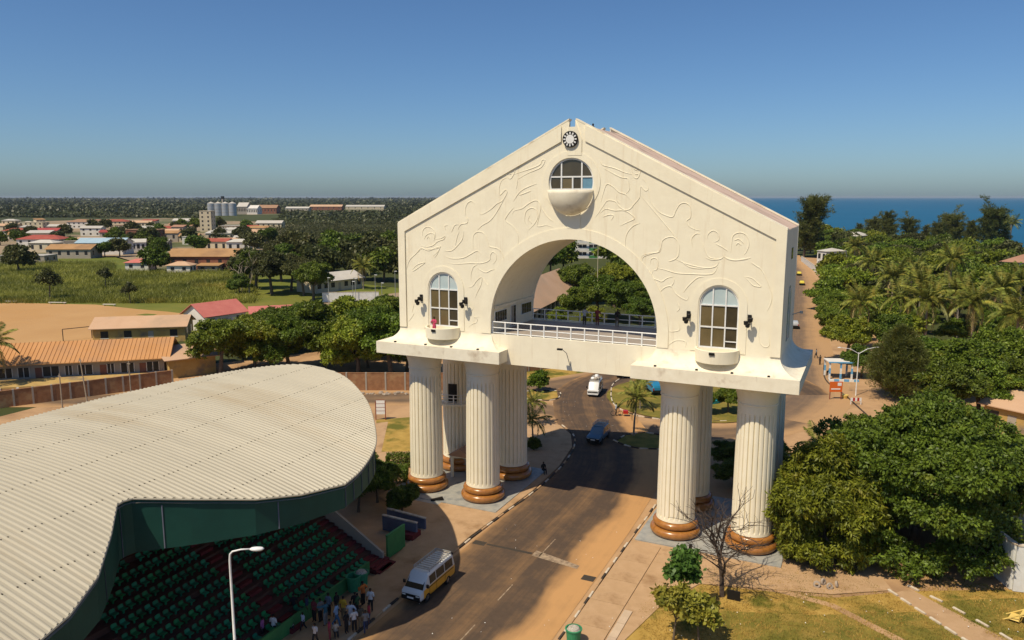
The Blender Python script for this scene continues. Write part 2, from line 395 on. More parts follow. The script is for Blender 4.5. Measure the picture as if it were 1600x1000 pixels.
# ================================================================== SETTING: ground, water, roads
FAR = 45000
def far_pt(px, dist):
    r = ray(px, 308); h = Vector((r.x, r.y)).normalized(); return (CX + h.x*dist, CY + h.y*dist)
ob('ground', MB().add([(-FAR,-FAR,0),(FAR,-FAR,0),(FAR,FAR,0),(-FAR,FAR,0)], [(0,1,2,3)]).mesh(), 'terrain', None, (0,0,-.02), kind='structure')
p1 = far_pt(1900, 330); p2 = far_pt(1600, 450); p3 = far_pt(1230, 690); p4 = far_pt(1080, 1500); p5 = far_pt(1000, 40000)
sheet('sea', [p1, p2, p3, p4, p5, far_pt(1300, 42000), far_pt(1900, 42000), far_pt(3200, 30000), far_pt(3200, 500)], .02, 'water')
sheet('beach', [far_pt(1900, 318), far_pt(1600, 436), far_pt(1230, 672), far_pt(1100, 1400), p4, p3, p2, p1], .03, 'sand')
# sandy made ground of the town centre
sheet('sandy_ground', [(-78,-95),(60,-95),(75,-40),(70,60),(30,120),(22,200),(5,330),(-22,330),(-6,200),(-10,110),(-30,72),(-62,62),(-80,32)], .0, 'sand')
sheet('pitch', [G(-60,476), G(20,473), G(150,476), G(215,483), G(262,487), G(296,491), G(280,496), G(240,499), G(255,501), G(215,503), G(165,506), G(155,514), G(150,545), G(-60,560)], .006, 'pitch')
sheet('meadow', [G(-80,478), G(-80,402), G(180,400), G(260,424), G(395,424), G(640,452), G(640,520), G(420,505), G(300,525), G(150,545)], .0, 'grassfar')
sheet('grass_patch', [G(155,514), G(165,507), G(215,503.5), G(258,502), G(300,499), G(330,500), G(300,520), G(270,540)], .012, 'grassfar')
sheet('grass_patch', [G(212,492), G(228,490), G(246,491), G(236,494)], .012, 'grassfar')
sheet('town_ground', [G(-120,405), G(-120,352), G(120,344), G(260,341), G(420,347), G(470,352), G(430,372), G(398,424), G(262,424), G(180,402)], .0, 'towndirt')
sheet('track', [G(385,331), G(720,327), G(720,330), G(385,336)], .0, 'towndirt')
sheet('track', [G(560,341), G(720,337), G(720,340), G(560,345)], .0, 'towndirt')
sheet('dirt_yard', [G(500,473), G(640,455), G(640,474), G(512,478)], .01, 'towndirt')
# lawns and footpaths
sheet('lawn', [G(1010,905), (11.5,-12), (13,-8), (22,-6), (27,-2.6), (40,4), (60,2), (60,-60), (9.6,-60), (9.6,-20)], .012, 'drygrass')
sheet('lawn', [(15.5,-11), (21,-9), (27.5,-5.5), (31,-8), (33,-40), (20,-45), (16,-24)], .018, 'lawn')
sheet('lawn', [(29,-3.2), (33.5,-6.2), (52,-18), (60,-14), (48,2), (34,-.4)], .018, 'lawn')
sheet('footpath', [(27.2,-2.2), (26.0,-3.4), (30.8,-8.9), (48,-28), (50,-27), (32.8,-7.1)], .026, 'pave')
sheet('worn_trail', [(17,-6.6), (22,-7.4), (27,-10.8), (32,-16), (32.4,-15.4), (27.4,-10.2), (22.2,-6.8), (17.2,-6.0)], .024, 'sand')
sheet('lawn', [G(607,657), G(645,652), G(645,705), G(596,706)], .012, 'drygrass')
sheet('lawn', [G(588,656), G(640,652), G(640,656), G(588,661)], .016, 'lawn')
sheet('footpath', [G(588,661), G(606,659), G(596,706), G(560,708)], .014, 'pave')
sheet('footpath', [G(560,708), G(640,708), G(632,722), G(570,735)], .015, 'pave')
sheet('verge', [(-33,40), (-22,48.5), (-15.5,60), (-19,62), (-27,53), (-40,40)], .012, 'drygrass')
# roads
ribbon('road', [(-130,-18),(-95,0),(-60,16.5),(-40,26.5),(-29,34),(-20,44.5),(-13.5,57),(-8,66)], 8.5, .010, 'road_side')
ribbon('road', [(-34,33.5),(-24,33.5),(-14,30.5),(-4,28.2),(6,29.5),(13,36),(17,48),(16.5,62)], 7.0, .016, 'road_side')
ribbon('road', [(14,40),(16.5,52),(15.4,66),(13.2,84),(9.6,122),(5.2,180),(-.4,240),(-8.5,300),(-14,345)], (11, 9), .022, 'road_sandy')
ribbon('road', [(0,-110),(0,-60),(0,-20),(-.1,2),(-.9,13),(-4.4,23),(-9.6,33),(-13.2,43),(-12.6,53),(-8,62),(1,66.5),(10,63),(15,54)], (12.1, 9.0), .028, 'road_main')
for k, (a, b) in enumerate([(-60,-54),(-49,-45),(-40,-36),(-31,-27.5),(-23,-20),(-16.5,-14),(-9,-5.5)]):
    sheet('lane_line', [(.36,a),(.45,a),(.45,b),(.36,b)], .034, 'roadpaint')
sheet('drain_cover', [(-5.6,-9.2),(-4.5,-9.2),(-4.5,-8.5),(-5.6,-8.5)], .036, 'grate')
sheet('drain_cover', [(4.7,-11.1),(5.7,-11.1),(5.7,-10.3),(4.7,-10.3)], .036, 'grate')
sheet('road_patch', [(-.2,-9.1),(3.9,-9.7),(3.9,-9.1),(-.2,-8.1)], .034, 'roadpaint')
sheet('road_joint', [(-4.4,-8.9),(-.3,-8.95),(-.3,-8.6),(-4.4,-8.65)], .033, 'grate')

# kerbs: black and white blocks, each its own piece
kerb_me = {}
for w in ('w', 'k', 's'):
    me = MB().box(-.46,.46,-.085,.085,0,.15).mesh('kerb_block'); bm = bmesh.new(); bm.from_mesh(me)
    bmesh.ops.bevel(bm, geom=[e for e in bm.edges if all(v.co.z > .1 for v in e.verts)], offset=.03, segments=1, affect='EDGES'); bm.to_mesh(me); bm.free()
    me.materials.append(M['pave' if w == 's' else 'kerb'+w]); kerb_me[w] = me
def kerb(name, pts, step=.98, pat='wk', bed='pave', seed=0):
    rnd = random.Random(seed)
    L = smoothline([(x,y,0) for x,y in pts], 24); acc = 0; nxt = 0; k = 0
    root = ob(name, None, kind='structure')
    for a, b in zip(L, L[1:]):
        s = (b-a).length
        while nxt <= acc + s:
            t = (nxt-acc)/max(s,1e-6); p = a + (b-a)*t; an = math.atan2((b-a).y,(b-a).x)
            if in_view(p.x, p.y, 0, 40):
                c = pat[k % len(pat)]
                o = ob('kerb_stone', kerb_me[c], None, root, (p.x+rnd.uniform(-.02,.02), p.y+rnd.uniform(-.02,.02), rnd.uniform(-.02,.005)), an+rnd.uniform(-.02,.02))
            k += 1; nxt += step
        acc += s
    return root
kerb('kerb', [(-6.2,-60),(-6.2,-20),(-6.1,-8.8),(-5.8,-2.8),(-5.4,3.4),(-5.6,11.2),(-6.6,17.7),(-8.4,22.2),(-11.1,25.3)], seed=1, pat='wkskwkks')
kerb('kerb', [(6.2,-60),(6.2,-18),(6.15,-9),(6.2,1.2),(6.2,12)], seed=2, pat='wskwsskws')
kerb('kerb', [(-11.3,57.5),(-11.9,50),(-10.6,44),(-8,37.4),(-4.6,33.9),(-1.2,33.1),(3,33.4),(7.6,36)], pat='wwk', seed=3)
kerb('kerb', [(-2.9,21.9),(-1.4,20.9),(.8,20.6),(3.8,22.4),(2.6,25.8),(-.6,26.6),(-2.5,24.6),(-2.9,21.9)], pat='wk', seed=4, step=1.02)
kerb('kerb', [(-20.5,35),(-17.2,35.6),(-16.4,37.6),(-18,41),(-22.5,38.4),(-20.5,35)], pat='wk', seed=5, step=1.02)
kerb('path_edging', [(26.0,-3.4),(30.8,-8.9),(48,-28)], step=1.3, pat='w', seed=6)
kerb('path_edging', [(27.4,-2.0),(32.9,-6.95),(50,-26.5)], step=1.75, pat='w', seed=7)
kerb('kerb', [(24,46),(21,56),(17.6,66.5),(16.6,84)], pat='k', step=1.0, seed=8)
sheet('traffic_island', [(-2.8,21.9),(-1.3,21.0),(.8,20.7),(3.7,22.4),(2.5,25.7),(-.6,26.5),(-2.4,24.6)], .10, 'lawn')
sheet('traffic_island', [(-20.4,35.1),(-17.3,35.7),(-16.5,37.6),(-18,40.9),(-22.3,38.4)], .10, 'drygrass')
isl = [(1.2+12.4*math.cos(R(a)), 45.6+12.4*math.sin(R(a))) for a in range(0,360,12)]
sheet('roundabout_island', isl, .11, 'lawn')
# pavements: left (by the arch) and right, laid in slabs
sheet('pavement', [(-6.3,-60),(-6.3,-8),(-5.6,3.4),(-5.8,11),(-6.8,17.6),(-8.6,22),(-11.3,25.1),(-14,25),(-18.5,10),(-18.6,-4),(-11,-8),(-9.6,-16),(-9.6,-60)], .10, 'pave')
def slabs(name, x0, x1, y0, y1, nx, ny, z, mat, seed):
    rnd = random.Random(seed); root = ob(name, None, kind='structure')
    w, h = (x1-x0)/nx, (y1-y0)/ny
    me = MB().box(-w/2+.015, w/2-.015, -h/2+.015, h/2-.015, -.05, 0).mesh('paving_slab'); me.materials.append(M[mat])
    for i in range(nx):
        for j in range(ny):
            x, y = x0+w*(i+.5), y0+h*(j+.5)
            if in_view(x, y, 0, 30): ob('paving_slab', me, None, root, (x, y, z+rnd.uniform(-.008,.008)))
sheet('pavement', [(6.3,-60),(9.6,-60),(9.6,-20),(11.2,-12),(13,-8),(22,-5.5),(26,-3),(24,2),(6.3,2)], .06, 'pave')
slabs('paved_strip', 6.35, 8.9, -34, -3.4, 1, 9, .13, 'pave', 3)
slabs('paved_strip', 9.0, 9.6, -34, -14, 1, 11, .13, 'pave2', 4)

# ================================================================== THE ARCH
YF, YB = -1.56, 8.0
arch = empty('triumphal_arch', (0,0,0), 'huge cream gabled triumphal arch on fluted columns straddling the road', 'arch')
AP, SL = 34.9, .513
ev = 26.1
HW = 17.16
def gable(x): return AP - SL*abs(x)
zb = 13.72
outer = [(-HW,14.6),(-6.4,14.6),(-6.4,zb),(6.4,zb),(6.4,14.6),(HW,14.6),(HW,ev),(.28,gable(.28)),(.28,34.2),(-.34,34.2),(-.34,gable(.34)),(-HW,ev)]
AR, AC, DK = 7.56, 17.44, 16.36
mainhole = [(-AR,DK),(AR,DK)] + arc(0, AC, AR, 0, 180, 56)
WX, WR, WS, WB = 12.42, 1.53, 20.12, 16.7
wins = [archpoly(s*WX, WB, WS, WR) for s in (-1,1)]
RC, RR = 29.72, 1.98
rnd_hole = arc(-.05, RC, RR, 0, 360, 48)[:-1]
ob('front_wall', plate(outer, [mainhole]+wins+[rnd_hole], YF, YF+.45), 'cream', arch)
ob('back_wall', plate(outer, [mainhole], YB-.45, YB), 'cream', arch)
for s in (-1,1):
    mb = MB(); mb.box(s*HW-(.45 if s>0 else 0), s*HW+(.45 if s<0 else 0), YF+.45, YB-.45, 14.6, ev-.05)
    mb.build('side_wall', 'cream', arch)
# raised borders, central strip, archivolt
PR = .12
def raised(name, outer, holes=[], d=PR): return ob(name, plate(outer, holes, YF-d, YF-.002), 'cream', arch)
for s in (-1,1):
    raised('gable_border', [(s*p[0], p[1]) for p in [(HW,16.4),(HW,ev),(1.15 if s>0 else .95,gable(1.15)),(1.15 if s>0 else .95,gable(1.15)-1.28),(16.42,gable(HW)-.72),(16.42,16.4)]][::(1 if s>0 else -1)])
raised('central_strip', [(-.34,31.9),(.86,31.9),(.86,33.2),(.28,gable(.28)-.02),(.28,34.2),(-.34,34.2)], d=.07)
raised('central_strip', [(-.34,25.9),(.80,25.9),(.80,27.65),(-.34,27.65)], d=.07)
ob('archivolt', plate(arc(0,AC,8.5,0,180,56)+[(-8.5,16.4),(-AR-.001,16.4)]+arc(0,AC,AR,180,0,56)+[(AR,16.4),(8.5,16.4)], [], YF-.055, YF-.002), 'cream', arch)
for s in (-1,1):
    x = s*WX
    ob('window_surround', plate(arc(x,WS,2.15,0,180,30)+[(x-2.15,16.4),(x-1.62,16.4)]+arc(x,WS,1.62,180,0,30)+[(x+1.62,16.4),(x+2.15,16.4)], [], YF-.05, YF-.002), 'cream', arch)
ob('window_surround', plate(arc(-.05,RC,2.55,0,360,48)[:-1], [arc(-.05,RC,RR+.02,0,360,48)[:-1]], YF-.045, YF-.002), 'cream', arch)
# barrel vault through the arch, deck, soffit, tunnel walls
mb = MB(); n = 56
va = [(-AR,DK-.2)] + [(-x, z) for x, z in arc(0,AC,AR,0,180,n)] + [(AR,DK-.2)]
va2 = [(-AR-.3,DK-.2)] + [(-x, z) for x, z in arc(0,AC,AR+.3,0,180,n)] + [(AR+.3,DK-.2)]
m_ = len(va)
for pr in (va, va2):
    for y in (YF+.45, YB-.45): mb.v += [(x, y, z) for x, z in pr]
for i in range(m_-1):
    mb.f += [(i, i+1, m_+i+1, m_+i), (2*m_+i, 3*m_+i, 3*m_+i+1, 2*m_+i+1)]
mb.build('vault', 'cream', arch)
MB().box(-AR+.002, AR-.002, YF+.45, YB-.45, DK-.4, DK).build('deck', 'deck', arch)
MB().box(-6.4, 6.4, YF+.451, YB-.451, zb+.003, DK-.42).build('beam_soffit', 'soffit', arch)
# room fronts under the vault: ledge, windows, door on the left; plain on the right
MB().box(-AR+.01, -AR+.32, YF+.5, YB-.46, 18.55, 18.8).build('ledge', 'cream_dirty', arch)
def tunnel_window(y0, y1, z0, z1, name='window'):
    f = MB().box(-AR+.012, -AR+.09, y0, y1, z0, z1).build(name, 'white', arch)
    k = max(1, round((y1-y0)/.55)); w = (y1-y0-.08)/k
    for i in range(k):
        MB().box(-AR+.05, -AR+.097, y0+.06+w*i, y0+.02+w*(i+1), z0+.07, z1-.07).build('pane', 'glassdark', f)
tunnel_window(-.9, 1.6, 17.2, 18.3); tunnel_window(4.9, 7.3, 17.2, 18.3)
d_ = MB().box(-AR+.012, -AR+.08, 2.5, 3.7, DK+.01, 18.45).build('door', 'white', arch)
MB().box(-AR+.05, -AR+.09, 2.6, 3.1, DK+.1, 18.35).build('door_leaf', 'wall_grey', d_)
MB().box(-AR+.05, -AR+.09, 3.15, 3.6, DK+.1, 18.35).build('pane', 'glassdark', d_)
# railings of the deck
def railing(name, a, b, h, n, z0, mat='white', r=.035, rails=(1,.52,.1), parent=arch):
    a = Vector(a); b = Vector(b)
    root = MB()
    for q in rails[:1]: root.tube([a+Vector((0,0,h*q)), b+Vector((0,0,h*q))], r*1.3, 6)
    root = root.build(name, mat, parent)
    for q in rails[1:]: MB().tube([a+Vector((0,0,h*q)), b+Vector((0,0,h*q))], r, 6).build('rail', mat, root)
    pm = MB().box(-r*1.2, r*1.2, -r*1.2, r*1.2, 0, h).mesh('post'); pm.materials.append(M[mat])
    for i in range(n+1):
        ob('post', pm, None, root, a + (b-a)*(i/n))
    return root
railing('railing', (-7.5,-1.3,DK), (7.5,-1.3,DK), 1.08, 12, DK, r=.045)
railing('railing', (-7.5,7.8,DK), (7.5,7.8,DK), 1.08, 12, DK, r=.04)
# window joinery
def arched_window(cx):
    fr = MB(); T = .05; y0, y1 = YF+.1, YF+.2
    out_ = archpoly(cx, WB, WS, WR-.004); inn = archpoly(cx, WB+.1, WS, WR-.12)
    f = ob('window', plate(out_, [inn], y0, y1), 'white', arch)
    for dx in (-.5, .5): MB().box(cx+dx-.05, cx+dx+.05, y0-.01, y1-.01, WB+.1, WS+math.sqrt((WR-.12)**2-.25)).build('mullion', 'white', f)
    for z in (WS, WS-1.75): MB().box(cx-WR+.1, cx+WR-.1, y0-.014, y1-.02, z-.055, z+.055).build('transom', 'white', f)
    MB().box(cx+.56, cx+WR-.13, y0-.012, y1-.02, 17.25, 17.32).build('transom', 'white', f)
    yp = YF+.17
    edges = [-WR+.12, -.45, .45, WR-.12] ; xs = [(-WR+.1,-.55),(-.45,.45),(.55,WR-.1)]
    for i,(a,b) in enumerate(xs):
        for (z0,z1,mat) in ((WB+.1,WS-1.8,'glassdark' if i==2 else 'glassbrown'),(WS-1.7,WS-.05,'glassdark' if i==2 else 'glassbrown')):
            MB().box(cx+a, cx+b, yp, yp+.02, z0, z1).build('pane', mat, f)
        poly = [(cx+a,WS+.05),(cx+b,WS+.05)] + [(cx+x, WS+math.sqrt(max((WR-.115)**2-x*x,.0025))) for x in np.linspace(b,a,8)]
        ob('pane', plate(poly, [], yp, yp+.02), 'glasssky', f)
    # bowed balcony
    pr = [(1.62,15.72),(1.68,15.74),(1.70,16.72),(1.58,16.74),(1.55,15.95)]
    mb = MB(); mb.lathe(pr, 28, (cx, YF, 0), math.pi*1.0, 2*math.pi)
    nn = 29
    mb.lathe([(0.001,15.72),(1.62,15.72)], 28, (cx,YF,0), math.pi, 2*math.pi)
    mb.lathe([(1.56,15.95),(0.001,15.95)], 28, (cx,YF,0), math.pi, 2*math.pi)
    bal = mb.build('balcony', 'cream', arch, smooth=False)
    MB().box(cx-.32, cx+.1, YF-1.78, YF-1.66, 16.45, 16.66).build('floodlight', 'black', bal)
    # spot lamps on brackets either side
    for s in (-1,1):
        x = cx+s*2.35
        lm = MB().tube([(x,YF-.1,19.3),(x,YF-.75,19.15)], .05, 6).box(x-.14,x+.14,YF-.12,YF-.0,18.95,19.55).build('wall_lamp', 'black', arch)
        for dx, dz in ((-.17,-.16),(.15,.1),(-.05,-.34)):
            MB().lathe([(.05,0),(.16,.06),(.19,.32),(.17,.34)], 10, (x+dx,YF-.62,18.95+dz)).build('lamp_head', 'black', lm)
for s in (-1,1): arched_window(s*WX)
# round window with bowl balcony
f = ob('window', plate(arc(-.05,RC,RR-.004,0,360,48)[:-1], [arc(-.05,RC,RR-.12,0,360,48)[:-1]], YF+.1, YF+.2), 'white', arch)
zl = RC-.62
for dx in (-.9,.9): MB().box(-.05+dx-.06,-.05+dx+.06,YF+.09,YF+.19,zl,RC+math.sqrt(1.86**2-.81)).build('mullion','white',f)
MB().box(-.05-.06+.1,-.05+.06+.1,YF+.09,YF+.19,zl,RC+.42).build('mullion','white',f)
for z in (RC+.45, zl+.05): MB().box(-.05-1.86,-.05+1.86,YF+.086,YF+.18,z-.06,z+.06).build('transom','white',f)
for (a,b,mat) in ((-1.86,-.96,'glassdark'),(-.84,.04,'glassbrown'),(.16,.84,'glassdark'),(.96,1.86,'glassblue')):
    MB().box(-.05+a,-.05+b,YF+.16,YF+.18,zl+.1,RC+.39).build('pane',mat,f)
for (a,b) in ((-1.7,-.96),(-.84,.84),(.96,1.7)):
    poly=[(-.05+a,RC+.51),(-.05+b,RC+.51)]+[(-.05+x,RC+math.sqrt(max(1.865**2-x*x,.27))) for x in np.linspace(b,a,8)]
    ob('pane', plate(poly,[],YF+.16,YF+.18),'glassdark',f)
mb = MB(); prof = [(1.98*math.cos(t),-2.0*math.sin(t)*1.06) for t in np.linspace(0,math.pi/2*.99,12)]
mb.lathe([(1.86,-.1),(1.9,0)]+prof[0:], 32, (-.05,YF-.09,zl), math.pi, 2*math.pi)
bw = mb.mesh('bowl', True)
for v in bw.vertices: v.co.y = YF-.09 + (v.co.y-(YF-.09))*.72
ob('balcony', bw, 'cream_dirty', arch)
# clock: dark ring, white hour blocks, white dial
ck = ob('clock', plate(arc(-.1,33.2,.66,0,360,40)[:-1],[],YF-.24,YF-.07), 'black', arch)
for k in range(12):
    a = R(k*30); c = Vector((-.1+.49*math.cos(a),0,33.2+.49*math.sin(a))); t = Vector((math.cos(a),0,math.sin(a))); q = Vector((-math.sin(a),0,math.cos(a)))
    MB().obox((c.x,YF-.25,c.z), t*.09, (0,.012,0), q*.055).build('hour_mark','white',ck)
ob('clock_face', plate(arc(-.1,33.2,.36,0,360,32)[:-1],[],YF-.262,YF-.242),'white',ck)
# low relief figures
z1 = lambda P: [FV(600+.24*x,160+.24*y) for x,y in P]
z2 = lambda P: [FV(900+.26*x,160+.26*y) for x,y in P]
z3 = lambda P: [FV(580+.24*x,380+.24*y) for x,y in P]
z4 = lambda P: [FV(920+.26*x,380+.26*y) for x,y in P]
RELIEF = [z1(p) for p in [
 [(800,410),(825,403),(850,425),(848,460),(822,497),(798,470),(795,430),(800,410)], [(805,440),(830,432)], [(815,468),(830,464)],
 [(848,468),(900,450),(960,430),(1015,405),(1030,375),(1048,378),(1030,415),(1000,435),(940,460),(870,500)],
 [(800,490),(770,505),(752,545),(750,590),(760,600),(790,570),(800,590),(770,640),(735,660),(690,700),(640,728),(618,722)],
 [(795,605),(770,650),(730,720),(690,770),(640,800),(610,830)], [(868,505),(865,540),(862,562)],
 [(842,645),(870,600),(900,570),(950,545),(995,530)], [(880,605),(920,590),(958,575)],
 [(835,730),(850,705),(900,690),(940,660),(980,640),(1005,645),(1020,680),(1010,740),(1000,805),(1060,800),(1110,818)],
 [(930,800),(915,770),(925,710),(960,687),(990,700),(1003,740),(980,790),(940,830)], [(950,735),(940,760),(955,780),(960,790)],
 [(850,680),(830,700),(800,740),(790,770),(830,800),(860,835),(875,880),(870,930)], [(1020,680),(1060,740),(1100,775)],
 [(530,735),(530,690),(545,655),(570,643),(590,662)], [(535,745),(545,760),(540,785),(500,795),(480,830)], [(440,845),(460,800),(485,795)],
 [(250,870),(255,830),(280,810),(310,818),(335,850),(330,890)], [(262,890),(275,865),(300,852),(328,860),(325,905)], [(280,890),(290,872),(300,895)],
 [(330,890),(370,885),(395,870),(390,890),(350,905),(320,930),(280,940),(240,935)],
 [(195,1000),(240,950),(290,965),(340,945),(365,940),(350,970),(320,1000)], [(520,840),(510,890),(480,930),(440,965),(390,965)], [(490,840),(475,880),(465,930)],
 [(580,960),(580,880),(595,850),(625,842),(655,860),(675,910),(690,940),(740,950),(765,970)], [(400,830),(395,805),(415,800)]]]
RELIEF += [z3(p) for p in [
 [(320,38),(380,40),(440,30),(450,22),(430,70),(412,95)], [(230,170),(250,110),(300,60),(320,40)], [(270,170),(300,140),(350,125),(320,150),(275,180),(270,170)],
 [(480,85),(530,100),(600,95),(650,70),(690,50),(715,72)], [(500,130),(560,135),(640,130),(720,130),(770,110),(775,80),(790,58),(812,70),(815,105),(795,135)],
 [(650,245),(650,200),(665,155),(690,140)], [(690,160),(720,180),(750,190),(780,175),(805,170)], [(630,290),(660,280),(690,240),(720,222),(715,270),(690,320),(678,355)],
 [(730,230),(750,262),(768,285)], [(640,480),(650,450),(665,420)], [(635,545),(660,525),(685,515),(690,490),(670,480),(712,480)],
 [(265,450),(275,410),(278,395)], [(240,510),(265,480),(280,455)], [(765,22),(820,35),(855,70),(860,120)]]]
RELIEF += [z2(p) for p in [
 [(140,345),(150,360),(165,378),(230,395),(290,420),(335,432)], [(165,395),(220,425),(270,450),(310,458),(318,500),(320,525),(300,550)],
 [(335,400),(340,370),(365,360),(385,375),(385,420),(370,455),(345,445),(335,400)], [(345,395),(360,405),(380,395)], [(355,430),(375,432)],
 [(400,460),(420,480),(435,520),(415,530),(390,505),(385,545),(380,575),(350,610),(325,640),(290,645),(255,620),(235,595),(190,590),(165,620),(135,665),(115,690)],
 [(150,600),(165,540),(185,492),(220,505),(260,540),(300,555),(335,595)], [(245,545),(245,585),(265,610)], [(390,560),(440,620),(500,690),(550,750),(600,810)],
 [(435,530),(445,590),(490,650),(530,675),(580,688),(600,650),(625,612),(660,605),(688,630),(688,690),(665,712),(680,745),(720,765),(750,770)],
 [(145,665),(180,640),(230,650),(290,650),(340,680),(350,700),(310,720),(265,742)], [(160,690),(200,675),(225,680),(210,710)],
 [(385,725),(340,745),(305,790),(295,850),(305,905)], [(390,950),(400,920),(450,905),(490,900),(510,870),(520,830),(555,810),(595,815),(620,860),(615,915),(590,945),(555,955)],
 [(595,940),(650,965),(720,985),(790,995),(840,985),(860,955)], [(700,870),(695,820),(720,790),(745,790)], [(750,800),(770,880),(800,930),(850,940)],
 [(790,820),(795,790),(825,770),(855,790),(858,825),(830,840)], [(840,850),(880,870),(915,895)],
 [(930,900),(935,850),(945,800),(985,782),(1025,800),(1040,850),(1025,895),(1010,915)], [(950,830),(980,822),(1010,850)], [(960,860),(975,845),(995,860)],
 [(880,915),(910,940),(960,950),(1010,940),(1050,935)], [(1050,960),(1080,980),(1110,1000)]]]
RELIEF += [z4(p) for p in [
 [(320,105),(330,80),(380,62),(425,50),(438,10)], [(370,125),(375,95),(400,90),(415,110),(410,155),(385,165)], [(385,165),(375,205),(410,220),(440,230),(470,210),(510,200)],
 [(410,150),(460,160),(530,180),(620,185),(700,188),(750,180),(775,140)], [(480,110),(520,95),(545,65)], [(540,95),(600,140),(660,152),(715,150)],
 [(420,320),(430,290),(465,262),(500,262),(520,300),(560,330),(590,340),(600,320)], [(570,295),(590,265),(630,225),(660,205),(690,205)], [(510,205),(510,235),(490,265)],
 [(700,85),(740,100),(790,95),(810,80)], [(810,80),(860,100),(920,100),(970,90)], [(985,125),(1030,150),(1060,200),(1085,260),(1100,320),(1090,370),(1070,410)],
 [(935,200),(980,210),(1010,235),(1035,260),(990,255),(960,225),(935,200)], [(530,410),(545,390),(530,350)], [(540,475),(545,520),(510,530),(480,530)],
 [(470,620),(520,585),(580,590),(580,625)], [(1025,500),(1020,550),(1030,600),(1060,625),(1085,610),(1080,560)]]]
for pl in RELIEF:
    L = smoothline([(x, YF-.005, z) for x, z in pl], 5); k = len(L)
    rr = [.033*min(1,.35+3*min(i,k-1-i)/k) for i in range(k)]
    tb = MB().tube(L, rr, 8); tb.v = [(x, YF-.003+(y-YF)*.85, z) for x,y,z in tb.v]; tb.build('relief_line', 'cream', arch)
# cornice: concave flare and slab over each pair of legs
for s in (-1,1):
    mb = MB(); N = 12
    a = (-HW, -7.5, YF, YB); b = (-18.8, -5.9, -3.3, 9.75)
    if s > 0: a = (7.5, HW, YF, YB); b = (5.9, 18.8, -3.3, 9.75)
    for i in range(N+1):
        t = math.pi/2*i/N; q = 1-math.cos(t); z = 16.42-1.32*math.sin(t)
        x0,x1,y0,y1 = (a[j]+(b[j]-a[j])*q for j in range(4))
        mb.v += [(x0,y0,z),(x1,y0,z),(x1,y1,z),(x0,y1,z)]
    for i in range(N):
        for k in range(4): mb.f.append((i*4+k, (i+1)*4+k, (i+1)*4+(k+1)%4, i*4+(k+1)%4))
    mb.build('cornice', 'cream_dirty', arch)
    sb = MB().box(b[0],b[1],b[2],b[3],14.0,15.102).mesh('slab'); bm = bmesh.new(); bm.from_mesh(sb)
    bmesh.ops.bevel(bm, geom=bm.edges[:], offset=.03, segments=1, affect='EDGES'); bm.to_mesh(sb); bm.free()
    sl_ = ob('cornice_slab', sb, 'cream_dirty', arch)
    for fx in (-.75,-.2,.25,.7):
        x = (b[0]+b[1])/2 + fx*6
        MB().box(x-.09,x+.09,-3.1,-2.9,15.1,15.22).build('spotlight','black',sl_)
# roof: two slopes with a walkway let into the ridge
for s in (-1,1):
    t = .35; mb = MB()
    for (x, up) in ((HW-.02,0),(1.25,0)):
        z = gable(x)-.03
        mb.v += [(s*x, YF+.46, z), (s*x, YB-.46, z), (s*x, YB-.46, z-t), (s*x, YF+.46, z-t)]
    mb.f = [(0,1,5,4),(3,7,6,2),(0,4,7,3),(1,2,6,5),(4,5,6,7),(0,3,2,1)]
    mb.build('roof_slope','roofpink',arch)
MB().box(-1.24,1.24,YF+.46,YB-.46,32.6,32.9).build('roof_walkway','roofpink',arch)
# coping of front and back gables
for s in (-1,1):
    for (y0,y1) in ((YF-.02,YF+.62),(YB-.62,YB+.02)):
        mb = MB(); x0,x1 = .30,HW+.03
        P = [(s*x0,gable(x0)+.0),(s*x1,gable(x1)+.0),(s*x1,gable(x1)+.13),(s*x0,gable(x0)+.13)]
        for y in (y0,y1): mb.v += [(x,y,z) for x,z in P]
        mb.f = [(0,1,2,3),(4,7,6,5),(0,4,5,1),(1,5,6,2),(2,6,7,3),(3,7,4,0)]
        mb.build('coping','cream_dirty',arch)
# openings on the right flank
def flank(y, z0, zs, r):
    me = plate(archpoly(y,z0,zs,r,16),[],HW+.005,HW+.02)
    for v in me.vertices: v.co = (v.co.y, v.co.x, v.co.z)
    w = ob('side_window', me, 'glassblue', arch)
    for k in (-.33,.33): MB().box(HW+.012,HW+.04,y+k*r*1.0-.03,y+k*r-.0+.03,z0,zs+r*.85).build('mullion','white',w)
flank(3.2,17.0,20.3,1.15)
MB().box(HW+.003,HW+.03,2.7,3.9,23.6,24.5).build('side_window','glassdark',arch)
MB().tube([(HW,6.5,18.6),(HW+.7,6.5,18.9)],.04,6).box(HW+.6,HW+.85,6.4,6.6,18.75,18.95).build('wall_lamp','steel',arch)
# lamp on the beam face
lx, lz = FV(891,556); 
lb = MB().tube([(lx,YF,lz-.9),(lx-.15,YF-.5,lz+.3),(lx-.35,YF-1.1,lz+.75)],.035,6).build('beam_lamp','steel',arch)
MB().box(lx-.75,lx-.3,YF-1.25,YF-1.0,lz+.66,lz+.8).build('lamp_head','black',lb)
